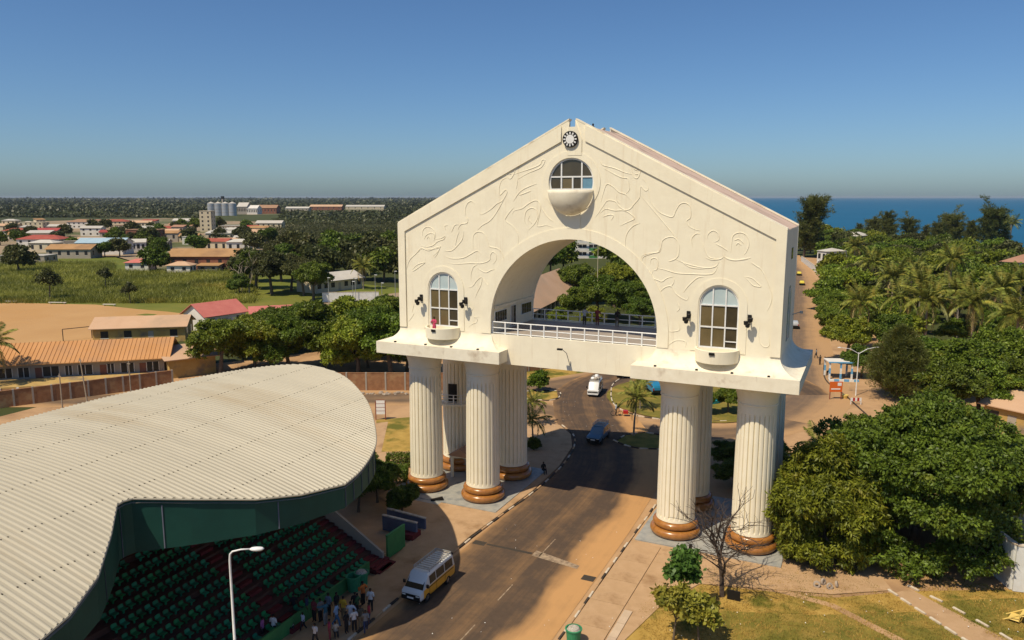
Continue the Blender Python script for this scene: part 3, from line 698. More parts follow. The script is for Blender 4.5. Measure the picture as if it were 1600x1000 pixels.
# columns
nf = 24; sub = 5; nA = nf*sub; FRC = (0, .13, .37, .63, .87)
def ringr(Rr, depth):
    return [Rr - depth if k%sub == 0 else Rr - depth*(.10 if k%sub in (1,4) else 0) for k in range(nA)]
lev = [(1.62,1.55,0),(1.60,1.75,0),(1.60,1.80,.03),(1.60,1.95,.15),(1.58,6,.15),(1.53,11.3,.15),(1.53,11.5,.10),(1.53,11.62,.04),(1.53,11.68,0),(1.53,12.25,0),(1.60,12.3,0),(1.60,12.38,0),(1.54,12.42,0),(1.62,12.9,0),(1.78,13.45,0),(1.93,13.8,0),(1.95,14.0,0)]
mb = MB()
for (rad,z,dp) in lev:
    rr = ringr(rad,dp)
    an_ = [2*math.pi*(k//sub + FRC[k%sub])/nf for k in range(nA)]
    mb.v += [(rr[k]*math.cos(an_[k]), rr[k]*math.sin(an_[k]), z) for k in range(nA)]
for i in range(len(lev)-1):
    for k in range(nA): mb.f.append((i*nA+k, i*nA+(k+1)%nA, (i+1)*nA+(k+1)%nA, (i+1)*nA+k))
col_me = mb.mesh('column'); col_me.materials.append(M['column'])
def torus_prof(Ri, Ro, z0, z1, n=10):
    zc=(z0+z1)/2; h=(z1-z0)/2; return [(Ri,z0)]+[(Ro-h+h*math.cos(t), zc+h*math.sin(t)) for t in np.linspace(-math.pi/2,math.pi/2,n)]+[(Ri,z1)]
tor1 = MB().lathe(torus_prof(.3,2.12,.16,.90),48).mesh('lower_ring',True); tor1.materials.append(M['base'])
tor2 = MB().lathe(torus_prof(.3,1.90,.90,1.52),48).mesh('upper_ring',True); tor2.materials.append(M['base'])
for x in (-15.5,-9.25,9.25,15.5):
    for y in (0,6.44):
        c = ob('column', col_me, None, arch, (x,y,0), rz=R(random.uniform(0,15)))
        ob('base_ring', tor1, None, c); ob('base_ring', tor2, None, c)
# little balcony and entrance on the rear left column
bl = MB().lathe([(1.5,7.3),(2.4,7.3),(2.4,7.5),(1.5,7.5)],14,(-15.5,6.44,0),R(225),R(330)).build('stair_balcony','cream',arch)
for q in range(6):
    a = R(228+20*q); x=-15.5+2.33*math.cos(a); y=6.44+2.33*math.sin(a)
    MB().box(x-.04,x+.04,y-.04,y+.04,7.5,8.5).build('post','white',bl)
for z in (7.8,8.15,8.5):
    MB().tube([(-15.5+2.33*math.cos(R(a)),6.44+2.33*math.sin(R(a)),z) for a in range(226,331,8)],.035,6).build('rail','white',bl)
MB().lathe([(1.63,7.5),(1.63,9.5)],6,(-15.5,6.44,0),R(262),R(296)).build('doorway','black',bl)
pc = MB().box(-14.6,-12.4,3.2,5.4,2.35,2.5).build('entrance_porch','cream',arch)
MB().add([(-14.9,3.0,2.5),(-12.1,3.0,2.5),(-12.1,5.6,2.5),(-14.9,5.6,2.5),(-13.5,3.0,3.3),(-13.5,5.6,3.3)],[(0,1,4),(2,3,5),(0,4,5,3),(1,2,5,4),(0,3,2,1)]).build('porch_roof','roof_brown',pc)
for (x,y) in ((-14.5,3.3),(-12.5,3.3),(-12.5,5.3)): MB().box(x-.12,x+.12,y-.12,y+.12,.15,2.35).build('porch_post','cream',pc)
MB().box(-14.3,-12.7,5.2,5.35,.16,2.3).build('porch_door','wall_grey',pc)
# marble platforms
for s in (-1,1):
    x0,x1 = (-18.2,-6.5) if s<0 else (6.55,18.2)
    pf = MB().box(x0,x1,-2.9,9.4,0,.16).build('marble_platform','marble',arch)
    if s<0: MB().box(-15.4,-12.2,-3.5,-2.9,0,.11).build('step','marble',pf)

rl = random.Random(21); mb = MB()
for k in range(85):
    px, py = rl.choice(((rl.uniform(600,1000),rl.uniform(800,1000)),(rl.uniform(1000,1600),rl.uniform(930,1000)),(rl.uniform(830,1000),rl.uniform(620,680))))
    x, y = G(px, py); a = rl.uniform(0,3.14); w, h = rl.uniform(.02,.05), rl.uniform(.02,.07); z = .045 if abs(x) < 6.1 else .15
    mb.add([(x-w*math.cos(a),y-w*math.sin(a),z),(x+h*math.sin(a),y-h*math.cos(a),z+.02),(x+w*math.cos(a),y+w*math.sin(a),z+.005),(x-h*math.sin(a),y+h*math.cos(a),z+.03)],[(0,1,2,3)])
mb.build('litter','white',None,kind='stuff',label='scraps of pale litter on the road and lawn',cat='litter')
# ================================================================== GRANDSTAND
stand = empty('grandstand', (-18,-35.1,0), 'grandstand with curved pale sheet-metal roof, green fascia and rows of green seats', 'grandstand')
SO = Vector((-18,-35.1,0))
def srel(mb):
    mb.v = [(x+18, y+35.1, z) for x,y,z in mb.v]; return mb
ZC, KP, U0, VM = 13.5, .0152, -24.5, -35.7
def zroof(u): return ZC - .5*KP*(u-U0)**2
half = [(-29.7,-35.7),(-29.5,-31.7),(-29.6,-24.4),(-28.2,-16.6),(-26.0,-11.4),(-23.3,-8.7),(-20.3,-8.8),(-17.5,-9.8),(-14.0,-12.3),(-11.5,-14.6),(-8.5,-18.2),(-7.2,-20.4),(-6.2,-23.2),(-5.8,-25.4),(-6.7,-28.4),(-8.0,-30.7),(-10.3,-33.2),(-12.4,-35.2),(-12.5,-35.7)]
hs = [(p.x,p.y) for p in smoothline([(a,b,0) for a,b in half[1:14]], 4)] + half[14:]
hs = [half[0]] + hs
back_i = min(range(len(hs)), key=lambda i: -hs[i][1])      # rear tip
rear = hs[:back_i+1]; front = hs[back_i:]
def interp(pts, v):
    for (u0,v0),(u1,v1) in zip(pts, pts[1:]):
        if min(v0,v1)-1e-6 <= v <= max(v0,v1)+1e-6 and abs(v1-v0) > 1e-9:
            return u0+(u1-u0)*(v-v0)/(v1-v0)
    return pts[-1][0]
vt = hs[back_i][1]
mb = MB(); pitch = .33; rows = []; NU = 26
ys = []; v = vt-.04
while v > 2*VM - vt + .04:
    for dv, dz in ((0,0),(.07,0),(.14,.075),(.20,.075),(.27,0)): ys.append((v-dv, dz))
    v -= pitch
for (vv,dz) in ys:
    q = vv if vv > VM else 2*VM-vv
    ua = interp(rear, q); ub = interp(front, q)
    for i in range(NU+1):
        u = ua+(ub-ua)*i/NU; mb.v.append((u, vv, zroof(u)+dz))
for j in range(len(ys)-1):
    for i in range(NU): mb.f.append((j*(NU+1)+i, (j+1)*(NU+1)+i, (j+1)*(NU+1)+i+1, j*(NU+1)+i+1))
rf = srel(mb).build('roof', 'sheet', stand)
mb = MB()
for (vv,dz) in ys[::5]:
    q = vv if vv > VM else 2*VM-vv
    ua = interp(rear, q); ub = interp(front, q)
    for i in range(NU+1):
        u = ua+(ub-ua)*i/NU; mb.v.append((u, vv, zroof(u)-.25))
for j in range(len(ys[::5])-1):
    for i in range(NU): mb.f.append((j*(NU+1)+i, j*(NU+1)+i+1, (j+1)*(NU+1)+i+1, (j+1)*(NU+1)+i))
srel(mb).build('ceiling', 'wall_grey', rf)
# fascia cladding hanging from the front edge, in panels
edge = [p for p in front] ; edge = edge + [(u, 2*VM-v) for u, v in edge[::-1][1:]]
zbot = 9.25
acc = []; run = 0
for k, (a, b) in enumerate(zip(edge, edge[1:])):
    mb = MB(); d = Vector((b[0]-a[0], b[1]-a[1], 0))
    if d.length < .02: continue
    nn = Vector((-d.y, d.x, 0)).normalized()*-.05
    ins = Vector((-.12,0,0))
    zt = lambda u: zroof(u)-.03
    lo = zbot
    va = [Vector((a[0],a[1],zt(a[0])))+ins, Vector((b[0],b[1],zt(b[0])))+ins, Vector((b[0],b[1],lo))+ins, Vector((a[0],a[1],lo))+ins]
    off = Vector((-.10, 0, 0))
    mb.add(va + [p+off for p in va], [(0,1,2,3),(7,6,5,4),(0,4,5,1),(1,5,6,2),(2,6,7,3),(3,7,4,0)])
    fpn = srel(mb).build('fascia_panel', 'green_clad', stand)
    if k % 2 == 0: srel(MB().obox(((a[0]+b[0])/2-.10,(a[1]+b[1])/2,(zt(a[0])+lo)/2-.05), d*.5*.02/d.length*1.5, Vector((.03,0,0)), (0,0,(zt(a[0])-lo)/2-.08))).build('seam','bluewall',fpn)
mb = MB()
for uu in (-9.5,-13.2,-17.5,-21.8,-26):
    for k, (vv,dz) in enumerate(ys[2::5]):
        q = vv if vv > VM else 2*VM-vv
        if interp(rear,q)+.3 < uu < interp(front,q)-.3 and (k*7+int(-uu*3)) % 5: mb.box(uu-.05,uu+.05,vv-.045,vv+.015,zroof(uu)+.07,zroof(uu)+.092)
srel(mb).build('fixings','grate',rf,kind='stuff')
# rim trim
mb = MB(); mb.tube([(u, v, zroof(u)-.02) for u, v in edge], .06, 6)
srel(mb).build('rim', 'sheet', rf)
# tiers
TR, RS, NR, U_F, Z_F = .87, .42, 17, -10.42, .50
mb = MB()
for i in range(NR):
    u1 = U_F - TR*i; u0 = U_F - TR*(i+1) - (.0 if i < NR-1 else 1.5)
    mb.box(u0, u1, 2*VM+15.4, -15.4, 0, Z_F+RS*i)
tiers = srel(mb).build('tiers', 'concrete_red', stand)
MB_ = MB().box(U_F-TR*NR-1.6, U_F-TR*NR-1.4, 2*VM+15.4, -15.4, 0, 10.5); srel(MB_).build('rear_wall', 'green_clad', stand)
for v in (-16,-25,-35.1,-45,-54):
    srel(MB().tube([(-26.5,v,0),(-26.5,v,zroof(-26.5)-.3)], .18, 8)).build('roof_post', 'steel', stand)
    if abs(v-VM) > 1: srel(MB().tube([(-26.5,v,8.5),(-12,v,zroof(-12)-.35)], .12, 6)).build('roof_strut', 'steel', stand)
# seats
sm = MB()
sm.add([(-.19,-.19,.30),(.20,-.19,.31),(.20,.19,.31),(-.19,.19,.30),(-.17,-.17,.24),(.18,-.17,.24),(.18,.17,.24),(-.17,.17,.24)], [(0,1,2,3),(4,7,6,5),(0,4,5,1),(1,5,6,2),(2,6,7,3),(3,7,4,0)])
sm.add([(-.19,-.19,.30),(-.19,.19,.30),(-.235,.18,.47),(-.245,.10,.51),(-.245,-.10,.51),(-.235,-.18,.47)], [(0,1,2,3,4,5)])
sm.add([(-.22,-.19,.28),(-.22,.19,.28),(-.27,.18,.47),(-.28,.10,.51),(-.28,-.10,.51),(-.27,-.18,.47)], [(5,4,3,2,1,0)])
sm.add([(-.235,.18,.47),(-.245,.10,.51),(-.245,-.10,.51),(-.235,-.18,.47),(-.27,.18,.47),(-.28,.10,.51),(-.28,-.10,.51),(-.27,-.18,.47)], [(0,4,5,1),(1,5,6,2),(2,6,7,3)])
sm.box(-.05,.05,-.05,.05,0,.26)
seat_me = sm.mesh('seat'); seat_me.materials.append(M['seat'])
nseat = 0
for (va, vb, rows_) in ((-17.0,-24.5,range(0,9)), (-26.6,-34.2,range(0,11))):
    n = 14
    for i in rows_:
        for k in range(n):
            if (i*7+k*13+int(va)) % 61 == 0: continue
            v = va+(vb-va)*k/(n-1); u = U_F-TR*i-.40; z = Z_F+RS*i
            px, py = pix(u, v, z+.4)
            if py > 1010 or px < 0: continue
            ob('seat', seat_me, None, stand, Vector((u+random.uniform(-.02,.02), v+random.uniform(-.02,.02), z))-SO, rz=random.uniform(-.05,.05)); nseat += 1
# stair flights between the blocks and at the end, parapet
for (va,vb) in ((-26.1,-25.0),(-16.6,-15.5)):
    mb = MB()
    for i in range(NR):
        u1 = U_F-TR*i; mb.box(u1-.02, u1+.42, vb if vb<va else va, va if vb<va else vb, 0, Z_F+RS*i-.2)
    srel(mb).build('stair_flight', 'redstep', stand)
mb = MB(); P = [(-10.2,0),(-10.2,.95),(-16.5,4.6),(-24,8.0),(-24,0)]
for y in (-15.38,-15.18): mb.v += [(x,y,z) for x,z in P]
mb.f = [(0,1,2,3,4),(9,8,7,6,5)]+[(i,5+i,5+(i+1)%5,(i+1)%5) for i in range(5)]
srel(mb).build('parapet', 'wall_grey', stand)
for i in range(3): srel(MB().box(-10.4+.35*i,-10.4+.35*(i+1),-17.0,-15.2,.0,.5-.14*i)).build('entry_step','redstep',stand)
srel(MB().box(-10.36,-10.22,2*VM+16,-17.1,.0,1.0)).build('front_kerb_wall','greenpaint',stand)

# low walls, gate and shrubs at the end of the stand
def lowwall(name, a, b, h, t, mat, label, cap='kerbw'):
    a = Vector((*a,0)); b = Vector((*b,0)); d = (b-a); n = Vector((-d.y,d.x,0)).normalized()*t/2
    w = MB().obox(a+d/2+Vector((0,0,h/2+.05)), d/2, n, (0,0,h/2)).build(name, mat, None, label=label, cat='wall')
    MB().obox(a+d/2+Vector((0,0,h+.08)), d/2+d.normalized()*.03, n*1.25, (0,0,.05)).build('coping', cap, w)
    return w
lowwall('low_wall', G(651.7,841), G(599,828), 1.3, .2, 'bluewall', 'low blue-grey wall beside the red step at the end of the grandstand')
lowwall('low_wall', G(665,828), G(606,812), 1.0, .2, 'bluewall', 'low blue-grey wall in front of the clipped round bush')
lowwall('low_wall', G(605,874), G(632,855), 1.9, .16, 'greenpaint', 'green painted gate wall at the foot of the grandstand stairs', 'greenpaint')
g1 = G(640,843); MB().box(g1[0]-.7,g1[0]+.5,g1[1]-.3,g1[1]+1.0,.05,.55).build('step_block','redstep',None,label='small red step block between the blue-grey walls',cat='step')
g1 = G(590,884); rs = MB().box(g1[0]-1.6,g1[0]+1.1,g1[1]-.9,g1[1]+.9,.05,.22).build('stair','redstep',None,label='red painted steps leading from the pavement up to the stand',cat='stairs')
MB().box(g1[0]-1.6,g1[0]+.5,g1[1]-.9,g1[1]+.9,.22,.42).build('tread','redstep',rs); MB().box(g1[0]-1.6,g1[0]-.1,g1[1]-.9,g1[1]+.9,.42,.62).build('tread','redstep',rs)

# ================================================================== PEOPLE
def person_meshes(pose):
    J = dict(pel=(0,0,.92), wai=(0,0,1.08), che=(0,.0,1.32), nek=(0,.0,1.50), hea=(0,.02,1.62), top=(0,.01,1.74),
             ls=(.17,0,1.42), le=(.24,.0,1.14), lw=(.26,.05,.90), lh=(.27,.08,.80), rs=(-.17,0,1.42), re=(-.24,0,1.14), rw=(-.26,.05,.90), rh=(-.27,.08,.80),
             lhip=(.09,0,.88), lk=(.10,.02,.50), la=(.10,-.01,.09), lt=(.11,.14,.04), rhip=(-.09,0,.88), rk=(-.10,.02,.50), ra=(-.10,-.01,.09), rt=(-.11,.14,.04))
    if pose == 'walk': J.update(lk=(.09,.16,.52), la=(.09,.22,.10), lt=(.09,.36,.07), rk=(-.09,-.06,.50), ra=(-.09,-.30,.16), rt=(-.09,-.20,.05), le=(.23,-.12,1.16), lw=(.24,-.16,.92), lh=(.24,-.14,.82), re=(-.23,.10,1.15), rw=(-.24,.24,.96), rh=(-.24,.30,.88))
    if pose == 'akimbo': J.update(le=(.36,-.06,1.18), lw=(.20,.08,1.02), lh=(.14,.10,1.0), re=(-.25,.10,1.17), rw=(-.12,.26,1.20), rh=(-.05,.30,1.22))
    if pose == 'point': J.update(re=(-.36,.20,1.40), rw=(-.48,.42,1.46), rh=(-.54,.52,1.48))
    if pose == 'lean': J.update(le=(.24,.14,1.18), lw=(.20,.36,1.06), lh=(.18,.45,1.06), re=(-.24,.14,1.18), rw=(-.20,.36,1.06), rh=(-.18,.45,1.06), che=(0,.08,1.30), nek=(0,.12,1.47), hea=(0,.17,1.58), top=(0,.18,1.70), ls=(.17,.09,1.40), rs=(-.17,.09,1.40))
    if pose == 'sit':
        for k in list(J):
            x,y,z = J[k]; J[k] = (x,y,z-.46)
        J.update(lk=(.12,.40,.48), la=(.12,.42,.09), lt=(.12,.55,.04), rk=(-.12,.40,.48), ra=(-.12,.42,.09), rt=(-.12,.55,.04), lw=(.18,.28,.55), lh=(.16,.36,.54), rw=(-.18,.28,.55), rh=(-.16,.36,.54))
    names = list(J); idx = {n:i for i,n in enumerate(names)}
    E = [('pel','wai'),('wai','che'),('che','nek'),('nek','hea'),('hea','top'),('che','ls'),('ls','le'),('le','lw'),('lw','lh'),('che','rs'),('rs','re'),('re','rw'),('rw','rh'),('pel','lhip'),('lhip','lk'),('lk','la'),('la','lt'),('pel','rhip'),('rhip','rk'),('rk','ra'),('ra','rt')]
    rad = dict(pel=.135,wai=.115,che=.135,nek=.055,hea=.092,top=.075,ls=.065,le=.045,lw=.033,lh=.038,rs=.065,re=.045,rw=.033,rh=.038,lhip=.09,lk=.06,la=.042,lt=.038,rhip=.09,rk=.06,ra=.042,rt=.038)
    bm = bmesh.new(); sk = bm.verts.layers.skin.verify(); vs = [bm.verts.new(J[n]) for n in names]
    for a,b in E: bm.edges.new((vs[idx[a]],vs[idx[b]]))
    for n,v in zip(names,vs): v[sk].radius = (rad[n],rad[n]*(.8 if n in ('pel','wai','che') else 1)); v[sk].use_root = (n=='pel')
    me = bpy.data.meshes.new('p'); bm.to_mesh(me); bm.free()
    o = bpy.data.objects.new('p', me); C.objects.link(o)
    o.modifiers.new('s','SKIN'); sb = o.modifiers.new('d','SUBSURF'); sb.levels = 1
    dg = bpy.context.evaluated_depsgraph_get(); dg.update()
    body = bpy.data.meshes.new_from_object(o.evaluated_get(dg)); bpy.data.objects.remove(o); body.shade_smooth()
    dz = -.46 if pose == 'sit' else 0
    def sub(test, infl, name):
        b = bmesh.new(); b.from_mesh(body); b.normal_update()
        bmesh.ops.delete(b, geom=[f for f in b.faces if not test(f.calc_center_median())], context='FACES')
        for v in b.verts: v.co += v.normal*infl
        m = bpy.data.meshes.new(name); b.to_mesh(m); b.free(); m.shade_smooth(); return m
    shirt = sub(lambda c: (.93+dz < c.z < 1.50+dz and (abs(c.x) < .19 or c.z > 1.16+dz) and c.y < .30), .022, 'shirt')
    if pose == 'sit': trou = sub(lambda c: c.z < .56 and (c.z > .12) and abs(c.x) < .22 and not (c.y < .1 and c.z > .5), .02, 'trousers')
    else: trou = sub(lambda c: .12 < c.z < .99 and abs(c.x) < .19, .02, 'trousers')
    hc = J['hea']; hair = sub(lambda c: c.z > hc[2]+.02 and (c.y < hc[1]+.05 or c.z > hc[2]+.10), .012, 'hair')
    for m, k in ((body,'skin'),(shirt,'white'),(trou,'black'),(hair,'hair')): m.materials.clear(); m.materials.append(M[k])
    return body, shirt, trou, hair
PM = {p: person_meshes(p) for p in ('stand','walk','akimbo','point','lean','sit')}
def person(x, y, z, rz, pose, top, low, label, group=None, sc=1.0):
    r = empty('person', (x,y,z), label, 'person', group, rz); r.scale = (sc,sc,sc)
    b, s, t, h = PM[pose]
    ob('body', b, None, r); recol(ob('shirt', s, None, r), cloth(top)); recol(ob('trousers', t, None, r), cloth(low)); ob('hair', h, None, r)
    return r
WHT=(.62,.62,.62); NAV=(.03,.045,.10); BLK=(.02,.02,.022); LBL=(.30,.44,.62); TEA=(.04,.13,.18); ORG=(.62,.16,.03); YEL=(.62,.38,.04); RED=(.36,.04,.05); GRY=(.22,.22,.22); KHA=(.26,.20,.12); PNK=(.62,.08,.16); MAR=(.20,.04,.05); GRN=(.05,.12,.05)
zz = lambda x, y: G(430+x*.13125, 880+y*.13125)
crowd = [(1050,520,'akimbo',ORG,BLK,'man in a bright orange shirt standing tallest at the back of the crowd',1.06),
 (1140,590,'stand',WHT,BLK,'person in a white vest standing right of the orange shirt',1),
 (1120,740,'stand',RED,NAV,'person in a red top at the right edge of the crowd by the kerb',.9),
 (1080,840,'walk',GRY,NAV,'person in a grey top and blue trousers nearest the kerb in the crowd',.92),
 (945,830,'stand',WHT,BLK,'person in a white top with black trousers in front of the white-robed man',.95),
 (905,770,'akimbo',(.55,.58,.66),WHT,'man in a white top and white trousers in the middle of the crowd',1.04),
 (815,690,'stand',YEL,KHA,'person in a yellow shirt in the middle of the crowd',1),
 (735,770,'walk',LBL,(.06,.16,.32),'person in a light blue shirt and blue trousers in the crowd',1),
 (605,760,'point',TEA,GRY,'person in a teal shirt with an arm stretched out in the crowd',1.05),
 (545,720,'stand',GRY,BLK,'person in a grey shirt left of the teal shirt in the crowd',1),
 (640,650,'stand',(.16,.2,.26),BLK,'person in a slate shirt behind the teal shirt in the crowd',1),
 (470,700,'stand',MAR,BLK,'person in a maroon top standing by the seats',1),
 (385,660,'stand',NAV,BLK,'person in navy standing left of the maroon top',1),
 (335,800,'walk',(.5,.55,.68),BLK,'child in a pale blue shirt at the left of the crowd',.75),
 (190,800,'sit',WHT,BLK,'child in white sitting at the far left of the crowd',.8),
 (225,640,'stand',BLK,BLK,'person in black standing beside the lowest seats',1),
 (720,880,'sit',(.5,.46,.38),BLK,'child in a cream top sitting in front of the light blue shirt',.8),
 (650,930,'stand',(.3,.04,.08),MAR,'person in a dark red robe at the front of the crowd',.85),
 (480,985,'walk',WHT,BLK,'person in white at the bottom edge of the crowd',.85),
 (850,850,'stand',BLK,BLK,'person in black at the front of the crowd between two white tops',.9),
 (1020,790,'stand',(.10,.09,.07),KHA,'person in dark brown at the right of the crowd behind the grey top',.95),
 (955,640,'stand',BLK,NAV,'person in dark clothes behind the white-robed man',1),
 (735,640,'stand',BLK,GRN,'person in a dark top behind the light blue shirt',1),
 (530,480,'sit',(.06,.06,.07),KHA,'person in dark clothes sitting on the end of the lowest seat row',.9),
 (985,640,'walk',GRN,BLK,'person in dark green beside the orange shirt',.95)]
rp = random.Random(3)
for (x,y,po,t,l,lab,sc) in crowd:
    gx, gy = zz(x, y); person(gx, gy, .105 if gx > -9.6 else .0, rp.uniform(0,6.28), po, t, l, lab, 'people gathered by the grandstand', sc)
zz3 = lambda x, y: G(380+x*.26, 740+y*.26)
for (x,y,t,lab) in ((185,985,WHT,'person in white at the foot of the left seat block'),(120,1000,(.4,.12,.3),'person in purple at the bottom edge by the left seats')):
    gx, gy = zz3(x,y); person(gx, gy, 0, rp.uniform(0,6), 'stand', t, BLK, lab, 'people gathered by the grandstand', .95)
# on the deck, at the window, on the roof, on the ground
def deck_xy(px, py): return G(px, py, DK)
for (px,py,t,l,po,lab) in ((913,508,(.42,.45,.55),(.05,.045,.04),'lean','person in a pale shirt leaning on the rear railing of the deck'),(933,509,(.20,.04,.05),(.18,.04,.05),'lean','person in dark red leaning on the rear railing of the deck'),(964,511,BLK,(.12,.10,.08),'lean','person in black leaning on the rear railing at the right of the deck')):
    x,y = deck_xy(px,py); person(x, min(y,7.25), DK, 0, po, t, l, lab, 'visitors on the deck')
person(-13.0, YF-.75, 15.95, math.pi, 'akimbo', PNK, PNK, 'woman in pink standing on the left window balcony', None)
person(.35, 2.6, 33.1, 1.2, 'stand', BLK, BLK, 'person in black on the roof ridge behind the clock gable', 'people on the roof', .98)
person(.75, 4.0, 32.9, 2.0, 'sit', BLK, BLK, 'person sitting on the roof ridge beyond the clock gable', 'people on the roof', .98)
x,y = G(849,741); person(x, y, .10, 4.0, 'sit', BLK, BLK, 'person in black sitting by the kerb next to the rear left columns')
x,y = G(1275,560); person(x, y, .03, 2.0, 'walk', GRY, BLK, 'pedestrian in grey walking along the right-hand street')
x,y = G(1296,585); person(x, y, .0, 1.0, 'sit', BLK, BLK, 'person in dark clothes sitting beside the blue and white shelter')
x,y = G(1281,570); person(x, y, .0, 1.0, 'stand', (.1,.08,.06), BLK, 'person standing on the sand before the blue and white shelter')

# ================================================================== VEHICLES
def vehicle(name, label, x, y, rz, secs, paint_m, wheels, wr, wins=(), split=None, group=None, extras=None, cat='car', z=.04, rack=False):
    """secs: (x, z0, zbelt, zroof, w, wt) from tail to nose, nose towards +x"""
    r = empty(name, (x,y,z), label, cat, group, rz)
    mb = MB(); n = 12
    def ring(s):
        X,z0,zb_,zr,w,wt = s
        return [(X,-w*.9,z0),(X,-w,z0+.14),(X,-w,(z0+zb_)/2),(X,-w*.985,zb_),(X,-wt,max(zr-.10,zb_+.005)),(X,-wt*.84,max(zr,zb_+.02)),(X,wt*.84,max(zr,zb_+.02)),(X,wt,max(zr-.10,zb_+.005)),(X,w*.985,zb_),(X,w,(z0+zb_)/2),(X,w,z0+.14),(X,w*.9,z0)]
    for s in secs: mb.v += ring(s)
    for i in range(len(secs)-1):
        for k in range(n): mb.f.append((i*n+k,(i+1)*n+k,(i+1)*n+(k+1)%n,i*n+(k+1)%n))
    mb.f.append(tuple(range(n))); mb.f.append(tuple(range((len(secs)-1)*n,len(secs)*n))[::-1])
    me = mb.mesh('body'); bm = bmesh.new(); bm.from_mesh(me); bmesh.ops.recalc_face_normals(bm, faces=bm.faces); bm.to_mesh(me); bm.free()
    me.materials.append(M[paint_m] if isinstance(paint_m,str) else paint_m)
    if split:
        me.materials.append(split[0])
        for p in me.polygons:
            c = p.center
            if split[1](c, p.normal): p.material_index = 1
    me.shade_smooth(); me.set_sharp_from_angle(angle=R(28))
    body = ob('body', me, None, r)
    def at(X):
        for a,b in zip(secs,secs[1:]):
            if a[0] <= X <= b[0]:
                t = (X-a[0])/(b[0]-a[0]); return tuple(a[i]+(b[i]-a[i])*t for i in range(6))
        return secs[0] if X < secs[0][0] else secs[-1]
    for wdef in wins:
        kind = wdef[0]
        if kind == 'side':
            _,xa,xb = wdef
            for s in (-1,1):
                v = []
                for X,q in ((xa,.10),(xb,.10),(xb,.90),(xa,.90)):
                    a = at(X); zt = a[3]-.10; zq = a[2]+(zt-a[2])*q; wq = a[4]*.985+(a[5]-a[4]*.985)*q
                    v.append((X, s*(wq+.012), zq))
                MB().add(v,[(0,1,2,3) if s<0 else (3,2,1,0)]).build('side_window','glassdark',body)
        else:
            _,xa,xb,off = wdef
            a=at(xa); b=at(xb)
            za = max(a[3],a[2]); zb2 = max(b[3],b[2]); 
            lo,hi = (a,b) if za<zb2 else (b,a)
            wl = lo[4]*.90; wh = hi[5]*.84
            zl_ = lo[2]+.03; zh = hi[3]-.07
            d = .022*(1 if off>0 else -1)
            MB().add([(lo[0]+d,-wl,zl_+.01),(lo[0]+d,wl,zl_+.01),(hi[0]+d,wh,zh),(hi[0]+d,-wh,zh)],[(0,1,2,3) if off>0 else (3,2,1,0)]).build('windscreen' if off>0 else 'rear_window','glassdark',body)
    tm = MB().lathe([(wr*.55,-.11),(wr*.92,-.11),(wr,-.07),(wr,.07),(wr*.92,.11),(wr*.55,.11)],18,caps=False); tm.lathe([(wr*.6,-.05),(wr*.6,.05)],14)
    tme = tm.mesh('tyre'); tme.materials.append(M['tyre'])
    rim = MB().lathe([(.02,.09),(wr*.2,.10),(wr*.5,.07),(wr*.6,.10),(wr*.6,.05)],14).mesh('rim',True); rim.materials.append(M['chrome'])
    wy = max(s[4] for s in secs)
    for X in wheels:
        for s in (-1,1):
            w = ob('wheel', tme, None, r, (X, s*(wy-.10), wr)); w.rotation_euler = (R(-90)*s, 0, 0)
            ob('rim', rim, None, w, (0,0,0))
    fx = secs[-1][0]; tx = secs[0][0]; fw = secs[-1][4]; tw = secs[0][4]; zl = secs[-1][2]; 
    for s in (-1,1):
        MB().obox((fx+.01, s*fw*.74, zl-.12), (.03,0,0), (0,fw*.17,0), (0,0,.085)).build('headlight','lampglass',body)
        MB().obox((tx-.01, s*tw*.85, secs[0][2]-.1), (.025,0,0), (0,tw*.10,0), (0,0,.16)).build('tail_light','redlens',body)
    for X,wd in ((fx,fw),(tx,tw)):
        MB().obox((X, 0, secs[-1][1]+.15), (.07,0,0), (0,wd*1.0,0), (0,0,.15)).build('bumper','black' if not extras or 'bumper' not in extras else extras['bumper'],body)
    MB().obox((fx+.02,0,zl-.12),(.02,0,0),(0,fw*.54,0),(0,0,.08)).build('grille','black',body)
    MB().obox((fx+.08,0,secs[-1][1]+.2),(.01,0,0),(0,.26,0),(0,0,.06)).build('number_plate','white',body)
    if rack:
        xa,xb,zr,ww = rack
        rk = MB()
        rk.tube([(xa,-ww,zr+.22),(xb,-ww,zr+.22),(xb,ww,zr+.22),(xa,ww,zr+.22),(xa,-ww,zr+.22)],.028,5,False)
        rk.tube([(xa,-ww,zr+.12),(xb,-ww,zr+.12),(xb,ww,zr+.12),(xa,ww,zr+.12),(xa,-ww,zr+.12)],.02,5,False)
        ro = rk.build('roof_rack','steel',r)
        nb = int((xb-xa)/.28)
        for i in range(nb+1):
            X = xa+(xb-xa)*i/nb; MB().box(X-.035,X+.035,-ww,ww,zr+.10,zr+.13).build('slat','rubbish',ro)
        for X in (xa,(xa+xb)/2,xb):
            for s in (-1,1): MB().box(X-.025,X+.025,s*ww-.025,s*ww+.025,zr-.03,zr+.22).build('rack_post','steel',ro)
    return r
def van_secs(L=4.7, w=.86, h=1.98):
    a=-L/2; return [(a,.42,1.12,h-.25,w*.97,w*.80),(a+.12,.34,1.12,h-.03,w,w*.86),(a+1.2,.32,1.12,h,w,w*.88),(a+3.2,.32,1.10,h,w,w*.88),(a+3.55,.32,1.08,h-.05,w,w*.87),(a+4.30,.32,1.02,1.06,w*.98,w*.86),(a+4.62,.34,.92,.95,w*.95,w*.80),(L/2,.38,.80,.82,w*.88,w*.72)]
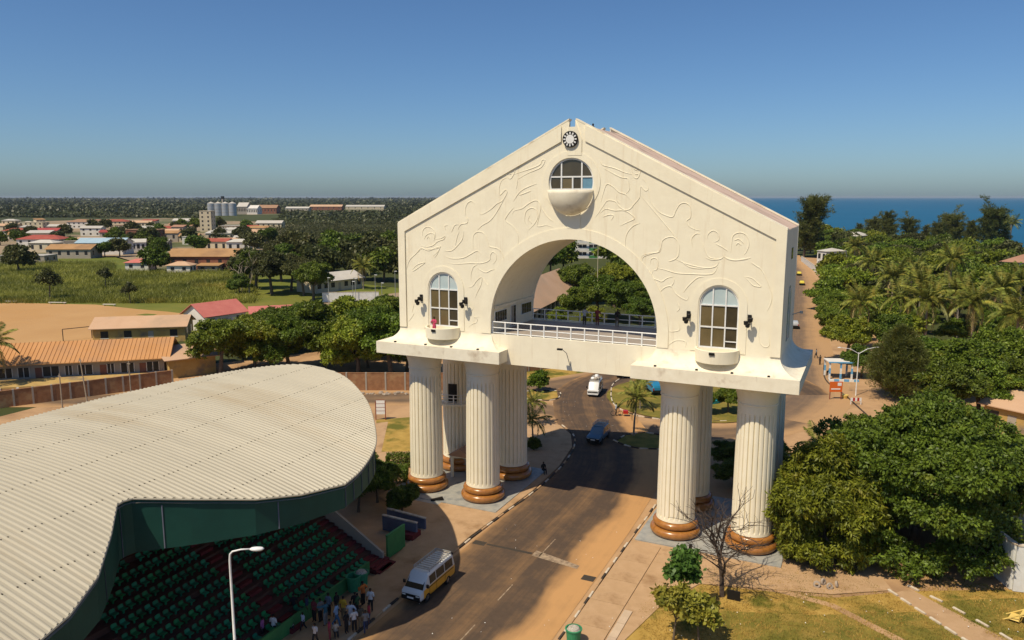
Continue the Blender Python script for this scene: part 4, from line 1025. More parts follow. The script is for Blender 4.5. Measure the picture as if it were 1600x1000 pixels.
def suv_secs(L=4.6, w=.90, h=1.78):
    a=-L/2; return [(a,.5,1.05,1.2,w*.95,w*.8),(a+.15,.42,1.08,h-.1,w,w*.82),(a+.6,.40,1.08,h,w,w*.84),(a+2.3,.40,1.06,h,w,w*.84),(a+2.6,.40,1.06,h-.04,w,w*.84),(a+3.35,.40,1.04,1.07,w,w*.88),(a+4.3,.42,.98,1.0,w*.97,w*.84),(L/2,.5,.86,.88,w*.88,w*.75)]
def car_secs(L=4.3, w=.84, h=1.42):
    a=-L/2; return [(a,.42,.84,.86,w*.9,w*.75),(a+.15,.32,.90,.93,w*.96,w*.8),(a+.65,.30,.92,.95,w,w*.84),(a+1.25,.28,.92,h-.03,w,w*.74),(a+1.7,.28,.91,h,w,w*.76),(a+2.35,.28,.90,h-.02,w,w*.76),(a+3.05,.28,.88,.91,w,w*.84),(a+4.0,.30,.78,.80,w*.96,w*.8),(L/2,.38,.66,.68,w*.85,w*.7)]
vw = paint('van_white',(.62,.63,.62)); vy = paint('van_yellow',(.66,.32,.02))
VA = math.atan2(-1, -.02)
vloc = G(668,925); 
van = vehicle('minibus', 'white and yellow minibus with a roof rack parked at the left kerb in shade', -4.85, -17.3, R(-91), van_secs(), vw, (-1.35,1.45), .33,
    wins=[('side',-2.05,-.95),('side',-.85,.25),('side',.33,1.15),('wind',1.2,1.95,1),('rear',-2.35,-2.2,-1)], split=(vy, lambda c,nr: c.z < .98 and abs(nr.z) < .6 and c.x < 1.7), cat='minibus', rack=(-2.1,.9,1.98,.66))
mb2 = vehicle('minibus', 'white minibus with luggage piled on its roof driving on the far side of the arch', *G(930,615), R(-78), van_secs(4.6,.85,2.0), paint('van_offwhite',(.66,.65,.62)), (-1.35,1.45), .33,
    wins=[('side',-2.05,-.95),('side',-.85,.25),('side',.33,1.15),('wind',1.2,1.95,1),('rear',-2.3,-2.15,-1)], cat='minibus', rack=(-1.9,1.0,2.0,.66), extras={'bumper':'white'})
mb2.rotation_euler.z = R(-80)
for vv_ in (van, mb2):
    for s in (-1,1):
        MB().box(1.62,1.72,s*.98-.09,s*.98+.09,1.16,1.40).build('mirror','black',vv_)
        MB().box(-2.1,1.5,s*.871-.004,s*.871+.004,.98,1.03).build('trim_stripe','black',vv_)
        for xx in (-.9,.29,1.22): MB().box(xx-.012,xx+.012,s*.868-.004,s*.868+.004,.42,1.08).build('door_seam','black',vv_)
    MB().box(2.28,2.37,-.72,.72,.62,.80).build('front_panel','black',vv_)
bgp = mb2
rr_ = random.Random(5)
for k in range(6):
    sx,sy = rr_.uniform(-1.5,.6), rr_.uniform(-.4,.4)
    b_ = MB().lathe([(.02,0),(.28,.03),(.34,.2),(.25,.36),(.02,.42)],8,(sx,sy,2.14)).build('luggage_bag', ['white','rubbish','redframe','white','wall_grey','white'][k], bgp, smooth=True)
suv = vehicle('off_road_car', 'white off-road car half hidden behind the beam of the arch', *G(970,587), R(-62), suv_secs(), paint('suv_white',(.66,.66,.64)), (-1.35,1.35), .38, wins=[('side',-2.0,-1.1),('side',-1.0,-.05),('side',.05,.75),('wind',.3,1.0,1)], cat='car')
pk = vehicle('off_road_car', 'dark blue off-road car with a roof rack coming through the shadow of the arch', *G(935,688), R(-88), suv_secs(4.5,.86,1.75), paint('pickup_blue',(.06,.13,.20)), (-1.35,1.35), .38, wins=[('side',-2.0,-1.1),('side',-1.0,-.05),('side',.05,.75),('wind',.3,1.0,1)], cat='car', rack=(-1.9,.2,1.75,.66))
MB().box(-.2,.25,-.55,.55,1.752,1.765).build('sunroof','glassblue',pk)
vehicle('car', 'bright blue car parked on the roundabout island', *G(1022,614), R(120), suv_secs(4.2,.84,1.6), paint('car_blue',(.02,.20,.36)), (-1.3,1.3), .34, wins=[('side',-1.85,-1.0),('side',-.9,.6),('wind',.35,.95,1),('rear',-2.05,-1.95,-1)], z=.12)
tx = paint('taxi_yellow',(.62,.50,.06)); tg = paint('taxi_green',(.05,.28,.08))
for (px,py,an,lab) in ((1253,445,95,'yellow taxi nearer of the two on the right-hand street'),(1248.5,430,97,'yellow taxi farther of the two on the right-hand street')):
    vehicle('taxi', lab, *G(px,py), R(an), car_secs(4.5), tx, (-1.3,1.35), .31, wins=[('side',-1.2,-.1),('side',.0,.9),('wind',.2,.9,1),('rear',-1.5,-.9,-1)], split=(tg, lambda c,nr: c.z<.62), cat='taxi', group='taxis on the street')
vehicle('car', 'silver estate car beside the right flank of the arch', *G(1241,512), R(97), suv_secs(4.4,.86,1.6), paint('car_silver',(.45,.46,.47)), (-1.3,1.3), .34, wins=[('side',-1.9,-1.0),('side',-.9,.6),('wind',.35,.95,1),('rear',-2.15,-2.05,-1)])
# motorcycle-cart rider by the roundabout
bx, by = G(968,650)
bike = empty('bicycle', (bx,by,.03), 'bicycle with a red carrier at the edge of the roundabout', 'bicycle', rz=R(20))
for X in (-.85,.1): 
    w_ = MB().lathe([(.28,-.03),(.33,-.03),(.33,.03),(.28,.03),(.28,-.03)],16,caps=False).mesh('wheel'); w_.materials.append(M['tyre'])
    o_ = ob('wheel', w_, None, bike, (X,0,.33)); o_.rotation_euler = (R(90),0,0)
MB().tube([(-.85,0,.33),(-.4,0,.35),(-.55,0,.85),(-.05,0,.8),(-.4,0,.35)],.025,6).tube([(.1,0,.33),(-.05,0,.95),(-.1,-.25,1.0)],.022,6).tube([(-.05,0,.95),(-.1,.25,1.0)],.02,6).build('frame','redframe',bike)
MB().box(-.66,-.44,-.08,.08,.87,.93).build('saddle','black',bike)
MB().box(.45,1.1,-.3,.3,.35,.75).build('carrier','redlens',bike)
person(bx-.45,by-.12,.03,R(-70),'stand',(.42,.46,.5),BLK,'cyclist in a pale shirt standing with a bicycle by the roundabout')

# ================================================================== STREET FURNITURE
# lamp in the foreground
lp = empty('street_lamp', (-6.75,-34.1,0), 'tall single-armed street lamp in front of the grandstand seats', 'street lamp')
ht = 10.0
MB().tube([(0,0,0),(0,0,1.2),(0,0,1.21),(0,0,ht-.5),(.03,.02,ht-.15),(.15,.08,ht),(.55,.3,ht+.10),(.95,.55,ht+.10)],[.11,.11,.085,.06,.055,.05,.045,.04],10).build('pole','white',lp,smooth=True)
h_ = MB().lathe([(.02,-.09),(.14,-.08),(.19,0),(.15,.07),(.02,.11)],12).build('lamp_head','white',lp,smooth=True)
h_.location = (1.25,.70,ht+.10); h_.scale=(2.1,1.0,1.0); h_.rotation_euler=(0,0,R(29))
MB().tube([(0,0,0),(0,0,.05)],.2,10).build('base_plate','steel',lp)
# double lamp right
x,y = G(1337,618)
lp2 = empty('street_lamp', (x,y,0), 'double-armed white street lamp beside the right-hand street', 'street lamp', rz=R(25))
MB().tube([(0,0,0),(0,0,6.4)],[.09,.055],8).tube([(0,0,6.2),(-1.2,0,6.9),(-2.6,0,7.1)],[.05,.045,.04],6).tube([(0,0,6.2),(1.2,0,6.9),(2.6,0,7.2)],[.05,.045,.04],6).build('pole','white',lp2)
for s in (-1,1):
    o_ = MB().lathe([(.02,-.06),(.12,-.05),(.16,0),(.02,.08)],10).build('lamp_head','white',lp2,smooth=True,loc=(s*2.8,0,7.12)); o_.scale=(2.2,1,1)
# orange sign and small barriers
x,y = G(1305,624)
sg = empty('sign', (x,y,0), 'small orange sign board beside the right-hand street', 'sign', rz=R(25))
MB().box(-.9,.9,-.04,.04,1.1,2.6).build('board','orangepaint',sg)
for s in (-1,1): MB().box(s*.8-.05,s*.8+.05,-.05,.05,0,1.1).build('post','redframe',sg)
MB().box(.2,.75,-.06,-.042,2.0,2.45).build('emblem','white',sg); MB().box(-.7,.6,-.06,-.042,1.45,1.62).build('lettering','white',sg)
x,y = G(1320,622); MB().lathe([(.35,0),(.45,.3),(.5,.5),(.1,.55)],12,(x,y,0)).build('planter','yellowpaint',None,label='squat yellow tub beside the orange sign',cat='planter')
x,y = G(1337,632); br = empty('barrier', (x,y,0), 'red and white striped barrier at the foot of the double street lamp', 'barrier', rz=R(25))
for k in range(5): MB().box(-.75+.3*k,-.45+.3*k,-.04,.04,.5,.95).build('stripe','redlens' if k%2 else 'white',br)
for s in (-1,1): MB().box(s*.7-.04,s*.7+.04,-.05,.05,0,.5).build('leg','white',br)
# blue and white shelter
x,y = G(1309,590)
sh = empty('shelter', (x,y,0), 'open shelter with blue and white posts under the trees', 'shelter', rz=R(20))
for (a,b) in ((-1.7,-1.2),(1.7,-1.2),(-1.7,1.2),(1.7,1.2),(0,-1.2)):
    for k in range(3): MB().box(a-.12,a+.12,b-.12,b+.12,.9*k,.9*k+.9).build('post','bluepaint' if k%2==(0 if a==0 else 1) else 'white',sh)
MB().box(-1.95,1.95,-1.45,1.45,2.7,2.85).build('roof','wall_white',sh)
MB().box(-1.98,1.98,-1.48,-1.44,2.66,2.88).build('roof_edge','bluepaint',sh)
for k in range(6): MB().box(-2.2+.75*k,-1.48+.75*k,-2.9,-2.6,0,.35).build('kerb_block','bluepaint' if k%2 else 'white',sh)
# white information board by the lawn
x,y = G(595,656)
nb = empty('notice_board', (x,y,0), 'tall white notice board in a red-brown frame beside the lawn', 'notice board', rz=R(25))
for s in (-1,1): MB().box(s*.62-.05,s*.62+.05,-.05,.05,0,2.5).build('post','redframe',nb)
for k in range(4): MB().box(-.56,.56,-.03,.03,.75+.48*k,1.18+.48*k).build('panel','white',nb)
for k in range(4): MB().box(-.57,.57,-.04,.04,1.18+.48*k,1.23+.48*k).build('bar','redframe',nb)
# bins
def bin_(x,y,label,h=1.15,full=False):
    b = empty('rubbish_bin',(x,y,.1),label,'bin','rubbish bins')
    MB().lathe([(.40,0),(.50,h*.8),(.53,h),(.47,h),(.44,.15)],18).build('drum','bin',b,smooth=False)
    MB().lathe([(.53,h-.08),(.56,h-.06),(.56,h),(.53,h+.01)],18,caps=False).build('rim','bin',b)
    if full: MB().lathe([(.47,h-.1),(.35,h+.06),(.18,h+.12),(.02,h+.1)],9).build('rubbish','rubbish',b)
    return b
zb3 = lambda x,y: G(380+x*.26,740+y*.26)
x,y = zb3(665,708); bin_(x,y,'open green rubbish bin behind the crowd, nearer the camera')
x,y = zb3(712,685); bin_(x,y,'green rubbish bin heaped with pale rubbish at the end of the seats',full=True)
x,y = G(896,1006); bin_(x,y,'green drum with a pale rubbish-filled rim at the right kerb, bottom of the picture',full=True,h=1.0)
x,y = G(1146,938); MB().box(x-.45,x+.45,y-.05,y+.05,.05,.75).build('sign_board','black',None,label='small black board lying at the foot of the bare tree',cat='sign')
# tyre planters
for k,(px,py) in enumerate(((1276,918),(1296,921),(1286,914),(1307,918))):
    x,y = G(px,py); t_ = MB().lathe([(.13,-.08),(.24,-.08),(.27,0),(.24,.08),(.13,.08),(.13,-.08)],14,caps=False).build('tyre','rockpale',None,loc=(x,y,.25),label=['pale-painted old tyre under the big tree, leftmost of the heap','pale-painted old tyre in front of the heap under the big tree','pale-painted old tyre at the back of the heap','pale-painted old tyre, rightmost of the heap'][k],cat='tyre',group='old tyres under the tree')
    t_.rotation_euler = (R(75),0,R(30*k))
# low bollard between marble steps
x,y = G(683,784); o_=MB().obox((x,y,.25),(.5,.25,.12),(-.06,.12,0),(-.05,-.02,.12)).build('ground_light','black',None,label='small black floodlight box on the paving in front of the left columns',cat='floodlight')
x,y = G(1078,865); MB().obox((x,y,.4),(.12,0,0),(0,.12,0),(0.05,0,.4)).build('ground_light','black',None,label='small black post lamp beside the right marble platform',cat='floodlight')
# yellow bench frame at the right edge
x,y = G(1604,975)
yb = empty('climbing_frame', (x,y,0), 'yellow painted stepped metal frame on the lawn at the right edge', 'frame', rz=R(-20))
for s in (-.5,.5):
    MB().tube([(-1.3,s,0),(1.3,s,1.9)],.05,6).build('rail','yellowpaint',yb)
    MB().tube([(1.3,s,0),(1.3,s,1.9)],.05,6).build('leg','yellowpaint',yb)
    for k in range(4): MB().tube([(-1.0+.65*k,s,0.22+.47*k),(-.35+.65*k,s,.22+.47*k),(-.35+.65*k,s,.7+.47*k)],.04,6).build('step_side','yellowpaint',yb)
for k in range(4): MB().box(-1.0+.65*k,-.4+.65*k,-.5,.5,.2+.47*k,.25+.47*k).build('tread','yellowpaint',yb)
# flagpole beyond the arch
x,y = (-36,112)
fp = empty('flagpole', (x,y,0), 'tall pale flagpole among the trees seen through the arch', 'flagpole')
MB().tube([(0,0,0),(0,0,19)],[.10,.05],8).build('pole','wall_cream',fp); MB().lathe([(.02,0),(.1,.08),(.02,.18)],8,(0,0,19)).build('finial','white',fp); MB().box(-.4,.4,-.4,.4,0,.4).build('plinth','wall_cream',fp)
# roundabout monument: pale dome with turquoise panels
x,y = G(1122,648)
mo = empty('fountain', (2.6,45.0,.11), 'round fountain with a turquoise basin on the roundabout', 'fountain')
MB().lathe([(2.6,0),(2.7,.5),(2.5,.6),(2.4,.3),(.3,.3)],28).build('basin','turquoise',mo); MB().lathe([(.4,.3),(.3,1.4),(1.2,1.7),(1.25,1.8),(.2,1.75),(.15,2.3),(.02,2.4)],18).build('pedestal','whitewall',mo)
# ================================================================== VEGETATION
def quads_mesh(name, V, nper, mat):
    """V: (n, nper, 3) array -> mesh of n separate faces"""
    n = V.shape[0]; me = bpy.data.meshes.new(name)
    me.vertices.add(n*nper); me.vertices.foreach_set('co', V.reshape(-1).astype(np.float32))
    me.loops.add(n*nper); me.loops.foreach_set('vertex_index', np.arange(n*nper, dtype=np.int32))
    me.polygons.add(n); me.polygons.foreach_set('loop_start', np.arange(0, n*nper, nper, dtype=np.int32))
    me.update(calc_edges=True); me.materials.append(M[mat]); return me
def unit(a): return a/np.maximum(np.linalg.norm(a,axis=-1,keepdims=True),1e-9)
def crown(name, seed, lobes, ncl, per, ll, lw, mat, droop=.35, spread=1.0, out=.55, low=-.25, inner=.06, clump=8):
    r = np.random.default_rng(seed); L = np.array(lobes, float)
    if clump:
        sub = []
        for (x,y,z,a,b,c) in L:
            sub.append((x,y,z,a*.62,b*.62,c*.62))
            for k in range(clump):
                d = unit(r.normal(size=3)); d[2] = abs(d[2])*.95-.25; f = r.uniform(.22,.40)
                sub.append((x+d[0]*a*.86, y+d[1]*b*.86, z+d[2]*c*.9, a*f, b*f, max(c*f*.9,.2)))
        L = np.array(sub)
    wgt = (L[:,3]*L[:,4]+L[:,4]*L[:,5]+L[:,3]*L[:,5]); wgt /= wgt.sum()
    P = []; Nn = []; tot = 0
    while tot < ncl:
        k = r.choice(len(L), ncl, p=wgt); d = unit(r.normal(size=(ncl,3)))
        keep = (d[:,2] > low) | (r.random(ncl) < .2); d = d[keep]; k = k[keep]
        q = np.where(r.random(len(k)) < inner, r.uniform(.3,.8,len(k)), r.uniform(.80,1.06,len(k)))
        p = L[k,:3] + d*L[k,3:6]*q[:,None]
        ins = np.zeros(len(p), bool)
        for j in range(len(L)):
            e = (((p-L[j,:3])/L[j,3:6])**2).sum(1); ins |= (e < .62) & (k != j)
        ok = ~ins | (r.random(len(p)) < .06)
        P.append(p[ok]); Nn.append(unit(d[ok]/L[k[ok],3:6])); tot += ok.sum()
    P = np.concatenate(P)[:ncl]; Nn = np.concatenate(Nn)[:ncl]
    P = np.repeat(P,per,0); Nn = np.repeat(Nn,per,0); n = len(P)
    ld = unit(Nn*out + r.normal(size=(n,3))*.75 + np.array([0,0,-droop]))
    base = P + r.normal(size=(n,3))*ll*.35*spread
    side = unit(np.cross(ld, Nn + r.normal(size=(n,3))*.45)); up = np.cross(side, ld)
    l = ll*r.uniform(.7,1.25,(n,1)); w = lw*r.uniform(.8,1.2,(n,1))
    V = np.stack([base, base+ld*l*.5+side*w+up*l*.06, base+ld*l-up*l*.10, base+ld*l*.5-side*w+up*l*.06],1)
    return quads_mesh(name, V, 4, mat)
def blob_lobes(seed, rx, ry, z0, z1, n, fr=(.38,.55), flat=.75):
    r = random.Random(seed); out = []
    cz = (z0+z1)/2; hz = (z1-z0)/2
    out.append((0,0,cz,rx*.62,ry*.62,hz*.75))
    for i in range(n):
        a = 2*math.pi*i/n*1.0 + r.uniform(-.4,.4); rad = r.uniform(.45,.68); f = r.uniform(*fr)
        zz_ = cz + hz*r.uniform(-.45,.5)*(1.0 if i%3 else 1.2)
        out.append((rx*rad*math.cos(a), ry*rad*math.sin(a), zz_, rx*f, ry*f, max(hz*f*1.15*flat,.4)))
    for i in range(max(2,n//4)):
        f = r.uniform(.3,.42); out.append((rx*r.uniform(-.35,.35), ry*r.uniform(-.35,.35), cz+hz*.62, rx*f, ry*f, hz*f))
    return out
def trunk(lobes, h0, r0, mat='bark', bend=.3, seed=0, nl=7):
    r = random.Random(seed); mb = MB()
    top = Vector((r.uniform(-bend,bend), r.uniform(-bend,bend), h0))
    mb.tube([(0,0,-.1),(top.x*.3,top.y*.3,h0*.4),top],[r0*1.25,r0,r0*.8],8)
    for (x,y,z,a,b,c) in lobes[:nl]:
        t = Vector((x,y,z)); m = top.lerp(t,.5)+Vector((r.uniform(-.4,.4),r.uniform(-.4,.4),.2*abs(z-h0)))
        mb.tube([top,m,t],[r0*.6,r0*.35,r0*.12],6)
        for k in range(3):
            q = t+Vector((r.uniform(-a,a)*.7,r.uniform(-b,b)*.7,r.uniform(-.2,.7)*c)); mb.tube([m.lerp(t,.4),q],[r0*.2,r0*.05],4,False)
    me = mb.mesh('trunk'); me.materials.append(M[mat]); return me
def tree_kind(seed, rx, z0, z1, nl, ncl, per, ll, lw, mat, tr=.25, bark='bark', ry=None, skirt=0, **kw):
    lob = blob_lobes(seed, rx, ry or rx, z0, z1, nl)
    rk_ = random.Random(seed+5)
    for i in range(skirt):
        a = 6.28*i/skirt+rk_.uniform(-.3,.3); q = rk_.uniform(.55,.8); lob.append((rx*q*math.cos(a), rx*q*math.sin(a), rk_.uniform(1.0,2.6), rx*rk_.uniform(.24,.36), rx*rk_.uniform(.24,.36), rk_.uniform(1.2,2.2)))
    return dict(crown=crown('crown', seed, lob, ncl, per, ll, lw, mat, **kw), trunk=trunk(lob, z0+(z1-z0)*.2, tr, bark, seed=seed))
def plant(kind, name, x, y, label, group=None, rz=0, sc=1.0, z=0, cat='tree', leafmat_=None, sz=None):
    s_ = (sc,sc,sc*(sz or 1)); t = empty(name, (x,y,z), label, cat, group, rz); t.scale = s_
    ob('trunk', kind['trunk'], None, t); c = ob('crown', kind['crown'], None, t)
    if leafmat_: recol(c, leafmat_)
    return t
K = {}
for i in range(4): K['mid%d'%i] = tree_kind(20+i, 3.6, 1.6, 7.2, 9, 2300, 11, .32, .10, 'leaf_mid')
for i in range(4): K['far%d'%i] = tree_kind(40+i, 3.8, 1.2, 7.4, 8, 850, 5, .75, .27, 'leaf_mid')
for i in range(3): K['flat%d'%i] = tree_kind(60+i, 5.2, 3.4, 7.0, 11, 1500, 6, .62, .2, 'leaf_mid', droop=.1)
K['big'] = tree_kind(101, 7.9, -.6, 12.8, 20, 12500, 12, .30, .085, 'leaf_dark', tr=.45, droop=.45, skirt=12, clump=10)
K['mango'] = tree_kind(102, 4.1, -.6, 9.8, 15, 5600, 13, .40, .062, 'leaf_mango', tr=.32, droop=.7, skirt=9, clump=9)
K['neem'] = tree_kind(103, 4.6, .8, 8.0, 13, 4200, 11, .32, .085, 'leaf_mid', tr=.28)
K['sparse'] = tree_kind(104, 2.6, 3.4, 8.2, 7, 260, 6, .6, .16, 'leaf_grey', tr=.16)
# casuarina (feathery, upright) and conical one
def cas(seed, rx, h, nb, ll, lw, mat, wind=.25, cone=False, low=.10, fan=(1.0,.6)):
    r = np.random.default_rng(seed); mb = MB(); mb.tube([(0,0,-.1),(.02*h,0,h*.5),(wind*rx*.6,0,h*.95)],[h*.020,h*.013,.03],7)
    P = []; D = []
    for i in range(nb):
        t = .02+.95*r.random()**.95 if cone else low+(.98-low)*r.random(); a = r.uniform(0,6.28)
        R_ = rx*(1-t)**.75*1.15+.3 if cone else rx*r.uniform(.3,1.0)*(fan[0]+(fan[1]-fan[0])*t)
        b0 = np.array([wind*rx*.6*t*t,0,h*t*.93]); d = unit(np.array([math.cos(a)+wind, math.sin(a), r.uniform(.35,.9) if cone else r.uniform(-.05,.75)]))
        L_ = R_*r.uniform(.7,1.1); e = b0+d*L_
        mb.tube([b0,b0+d*L_*.5+np.array([0,0,-.05*L_]),e],[.02*L_+.015,.014*L_+.01,.01],4,False)
        k = int(10+L_*7)
        q = r.random((k,1))**.7; P.append(b0+d*L_*q+r.normal(size=(k,3))*(.10+.07*L_)); D.append(np.repeat(d[None],k,0))
    P = np.concatenate(P); D = np.concatenate(D); per = 5; P = np.repeat(P,per,0); D = np.repeat(D,per,0); n = len(P)
    ld = unit(D*.7+r.normal(size=(n,3))*.55+np.array([wind*.4,0,.35])); sd = unit(np.cross(ld,r.normal(size=(n,3))))*lw; l = ll*r.uniform(.5,1.2,(n,1))
    V = np.stack([P, P+ld*l*.5+sd, P+ld*l, P+ld*l*.5-sd],1)
    tm = mb.mesh('trunk'); tm.materials.append(M['bark'])
    return dict(crown=quads_mesh('crown', V, 4, mat), trunk=tm)
K['cone'] = cas(120, 4.8, 10.8, 460, .75, .032, 'leaf_cas', 0, True)
K['cas0'] = cas(121, 5.6, 17, 170, 1.0, .06, 'leaf_cas', .5, low=.12, fan=(.75,1.0))
K['cas1'] = cas(122, 6.0, 14, 120, 1.0, .07, 'leaf_cas', .3, low=.05, fan=(1.2,.55))
K['cas2'] = cas(125, 7.0, 12, 130, 1.0, .07, 'leaf_cas', .6, low=.05, fan=(.9,.9))
# palms
def frond(seed, L=4.6, droop=1.0, mat='leaf_palm', np_=40):
    r = np.random.default_rng(seed); V = []
    def curve(t): return np.array([L*(t-.18*droop*t**3), 0, L*(.45*t-.86*droop*t*t)])
    for i in range(np_):
        t = .10+.90*i/np_; p = curve(t); tg = unit(curve(min(t+.02,1.02))-curve(t-.02))
        for s in (-1,1):
            ll = L*.27*(math.sin(math.pi*(.12+.83*t))**.7)*r.uniform(.85,1.1)
            d = unit(np.array([tg[0]*.65, s*.9, tg[2]*.65-.30-.35*t])+r.normal(size=3)*.08)
            w = unit(np.cross(d,[0,0,1.0]))*.062*L/4.6; w = w if abs(w).sum()>0 else np.array([.04,0,0])
            V.append([p, p+d*ll*.5+w, p+d*ll+np.array([0,0,-.12*ll]), p+d*ll*.5-w])
    V = np.array(V)
    ra = []
    for i in range(10):
        a = curve(i/10); b = curve((i+1)/10); w = np.array([0,.05*(1-i/11),0]); u = np.array([0,0,.03])
        ra += [[a-w+u,a+w+u,b+w*.9+u,b-w*.9+u]]
    return quads_mesh('frond', np.concatenate([V,np.array(ra)]), 4, mat)
FR = [frond(i, 4.4, d) for i, d in enumerate((.35,.6,.85,1.1))]; FRD = [frond(9, 3.9, 1.5, 'leaf_palmdry', 22), frond(10, 3.6, 1.9, 'leaf_palmdry', 20)]
def palm(x, y, h, label, seed, group='coconut palms', sc=1.0, nfr=17, cat='palm tree', dry=3, z=0):
    r = random.Random(seed); p = empty('palm_tree', (x,y,z), label, cat, group, rz=r.uniform(0,6))
    b = r.uniform(-.6,.6); L = [(0,0,-.1),(b*.2,0,h*.4),(b*.7,.1,h*.75),(b,.1,h)]
    MB().tube(smoothline(L,4), [.22*sc*(1-.45*i/12) for i in range(13)], 8).build('trunk','barkpale',p)
    for k in range(nfr):
        t = k/nfr; me = FR[min(3,int(t*4))]; 
        o = ob('frond', me, None, p, (b,.1,h)); o.rotation_euler = (r.uniform(-.15,.15), R(-58+66*t+r.uniform(-8,8)), k*2.399+r.uniform(-.2,.2)); o.scale = (sc*r.uniform(.85,1.1),)*3
    for k in range(dry):
        o = ob('frond', FRD[k%2], None, p, (b,.1,h-.1)); o.rotation_euler = (0, R(18+r.uniform(0,14)), r.uniform(0,6.28)); o.scale = (sc*.95,)*3
    return p

# ---- near right
plant(K['big'], 'broadleaf_tree', 27.6, 5.2, 'huge dark green spreading tree at the right of the arch', rz=1.0, sc=1.0)
plant(K['mango'], 'mango_tree', 21.0, .4, 'yellow-green mango tree beside the rightmost front column', rz=2.0)
plant(K['mid0'], 'broadleaf_tree', 33.5, 10.5, 'dark broadleaf tree behind the huge one, near the corrugated fence', rz=.5, sc=1.25, leafmat_='leaf_dark')
plant(K['mid1'], 'broadleaf_tree', 24.5, 14, 'dark broadleaf tree between the huge tree and the rear right column', rz=4, sc=1.15, leafmat_='leaf_dark')
# bare tree
def branchy(mb, p, d, L, r_, depth, rnd):
    q = p + d*L*.5 + Vector((rnd.uniform(-.12,.12),rnd.uniform(-.12,.12),rnd.uniform(0,.15)))*L; e = q + (d+Vector((rnd.uniform(-.35,.35),rnd.uniform(-.35,.35),rnd.uniform(-.15,.3)))).normalized()*L*.5
    mb.tube([p,q,e],[r_,r_*.82,r_*.66],6 if depth>2 else 4,False)
    if depth == 0: return
    for k in range(rnd.choice((2,3,3)) if depth<5 else 4):
        nd = (d+Vector((rnd.uniform(-1,1),rnd.uniform(-1,1),rnd.uniform(-.35,.6)))*.95).normalized()
        branchy(mb, e if k else q, nd, L*rnd.uniform(.62,.85), r_*.60, depth-1, rnd)
rnd = random.Random(17); mb = MB(); branchy(mb, Vector((0,0,-.1)), Vector((-.1,0,1)), 2.5, .2, 5, rnd)
x,y = G(1128,932); bt = empty('bare_tree', (x,y,0), 'leafless tree with tangled bare branches before the right front columns', 'tree'); mb.build('trunk','barkdark',bt)
mb = MB(); rnd = random.Random(5)
for k in range(46):
    a = rnd.uniform(0,6.28); p = Vector((rnd.uniform(-1.4,1.4),rnd.uniform(-1.2,1.2),rnd.uniform(2.8,5.6))); branchy(mb, p, Vector((math.cos(a),math.sin(a),rnd.uniform(-.4,.5))).normalized(), rnd.uniform(.7,1.3), .035, 2, rnd)
mb.build('twigs','barkdark',bt)
# young trees on the lawn
def sapling(px, py, h, rx, mat, label, seed, ncl=260):
    x,y = G(px,py); lob = blob_lobes(seed, rx, rx, h*.42, h, 6, fr=(.3,.45))
    k = dict(crown=crown('crown', seed, lob, ncl, 7, .34, .13, mat, inner=.25), trunk=trunk(lob, h*.4, .07, 'bark', .2, seed, 5))
    plant(k, 'young_tree', x, y, label)
sapling(1066,962,5.0,1.35,'leaf_fresh','dark green young tree, tallest of the three on the lawn',201,340)
sapling(1052,1002,3.8,1.25,'leaf_yellow','yellow-green young tree at the left of the three on the lawn',202,190)
sapling(1092,1006,3.3,1.35,'leaf_yellow','low yellow-green young tree at the right of the three on the lawn',203,230)
# shrubs behind the right columns
for i,(x,y,sc) in enumerate(((12,13,.55),(15.5,15,.7),(11,18,.6),(18,12,.6),(14,21,.6))):
    plant(K['mid%d'%(i%4)], 'shrub', x, y, ['dark shrub between the right columns nearest the road','dark shrub behind the right pair of columns','dark shrub behind the inner right columns','dark shrub behind the outer right column','dark shrub at the back of the planting behind the right columns'][i], 'shrubs behind the right columns', rz=i*1.3, sc=sc, cat='shrub', leafmat_='leaf_dark', sz=.7)
palm(19.8,24,1.6,'low dark date palm beside the outer right rear column',31,None,.75,18,dry=0)
# left of the arch
def bush(x,y,rx,h,mat,label,seed,name='bush',ry=None,cat='bush',ncl=700,box=False,rz=0):
    if box:
        r=np.random.default_rng(seed); n=ncl*6; p=np.stack([r.uniform(-rx,rx,n),r.uniform(-ry,ry,n),r.uniform(.05,h,n)],1)
        f=r.integers(0,5,n); p[f==0,0]=-rx; p[f==1,0]=rx; p[f==2,1]=-ry; p[f==3,1]=ry; p[f==4,2]=h
        p+=r.normal(size=p.shape)*.05; ld=unit(r.normal(size=(n,3))+np.array([0,0,.3])); sd=unit(np.cross(ld,r.normal(size=(n,3))))
        V=np.stack([p,p+ld*.11+sd*.06,p+ld*.22,p+ld*.11-sd*.06],1); me=quads_mesh('foliage',V,4,mat)
    else: me = crown('foliage', seed, [(0,0,h*.5,rx,ry or rx,h*.5)], ncl, 6, .22, .08, mat, low=-.8, inner=.15, spread=.5)
    t = empty(name,(x,y,.05),label,cat,rz=rz); ob('foliage',me,None,t)
    st = MB()
    for k in range(4): st.tube([(0,0,-.05),(rx*.4*math.cos(k*1.6),(ry or rx)*.4*math.sin(k*1.6),h*.7)],[.06,.02],5)
    st.build('stems','bark',t); return t
x,y = G(628,800); bush(x,y,1.5,2.9,'leaf_dark','big round clipped dark bush in front of the left columns',301,'clipped_bush',ncl=1500)
x,y = G(640,727); bush(x,y,2.3,1.1,'leaf_dark','clipped hedge beside the outer left column',302,'hedge',ry=.8,cat='hedge',box=True,rz=.5)
x,y = G(585,752); bush(x,y,3.2,1.3,'leaf_dark','clipped hedge between the grandstand and the path',303,'hedge',ry=1.0,cat='hedge',box=True,rz=.5,ncl=1100)
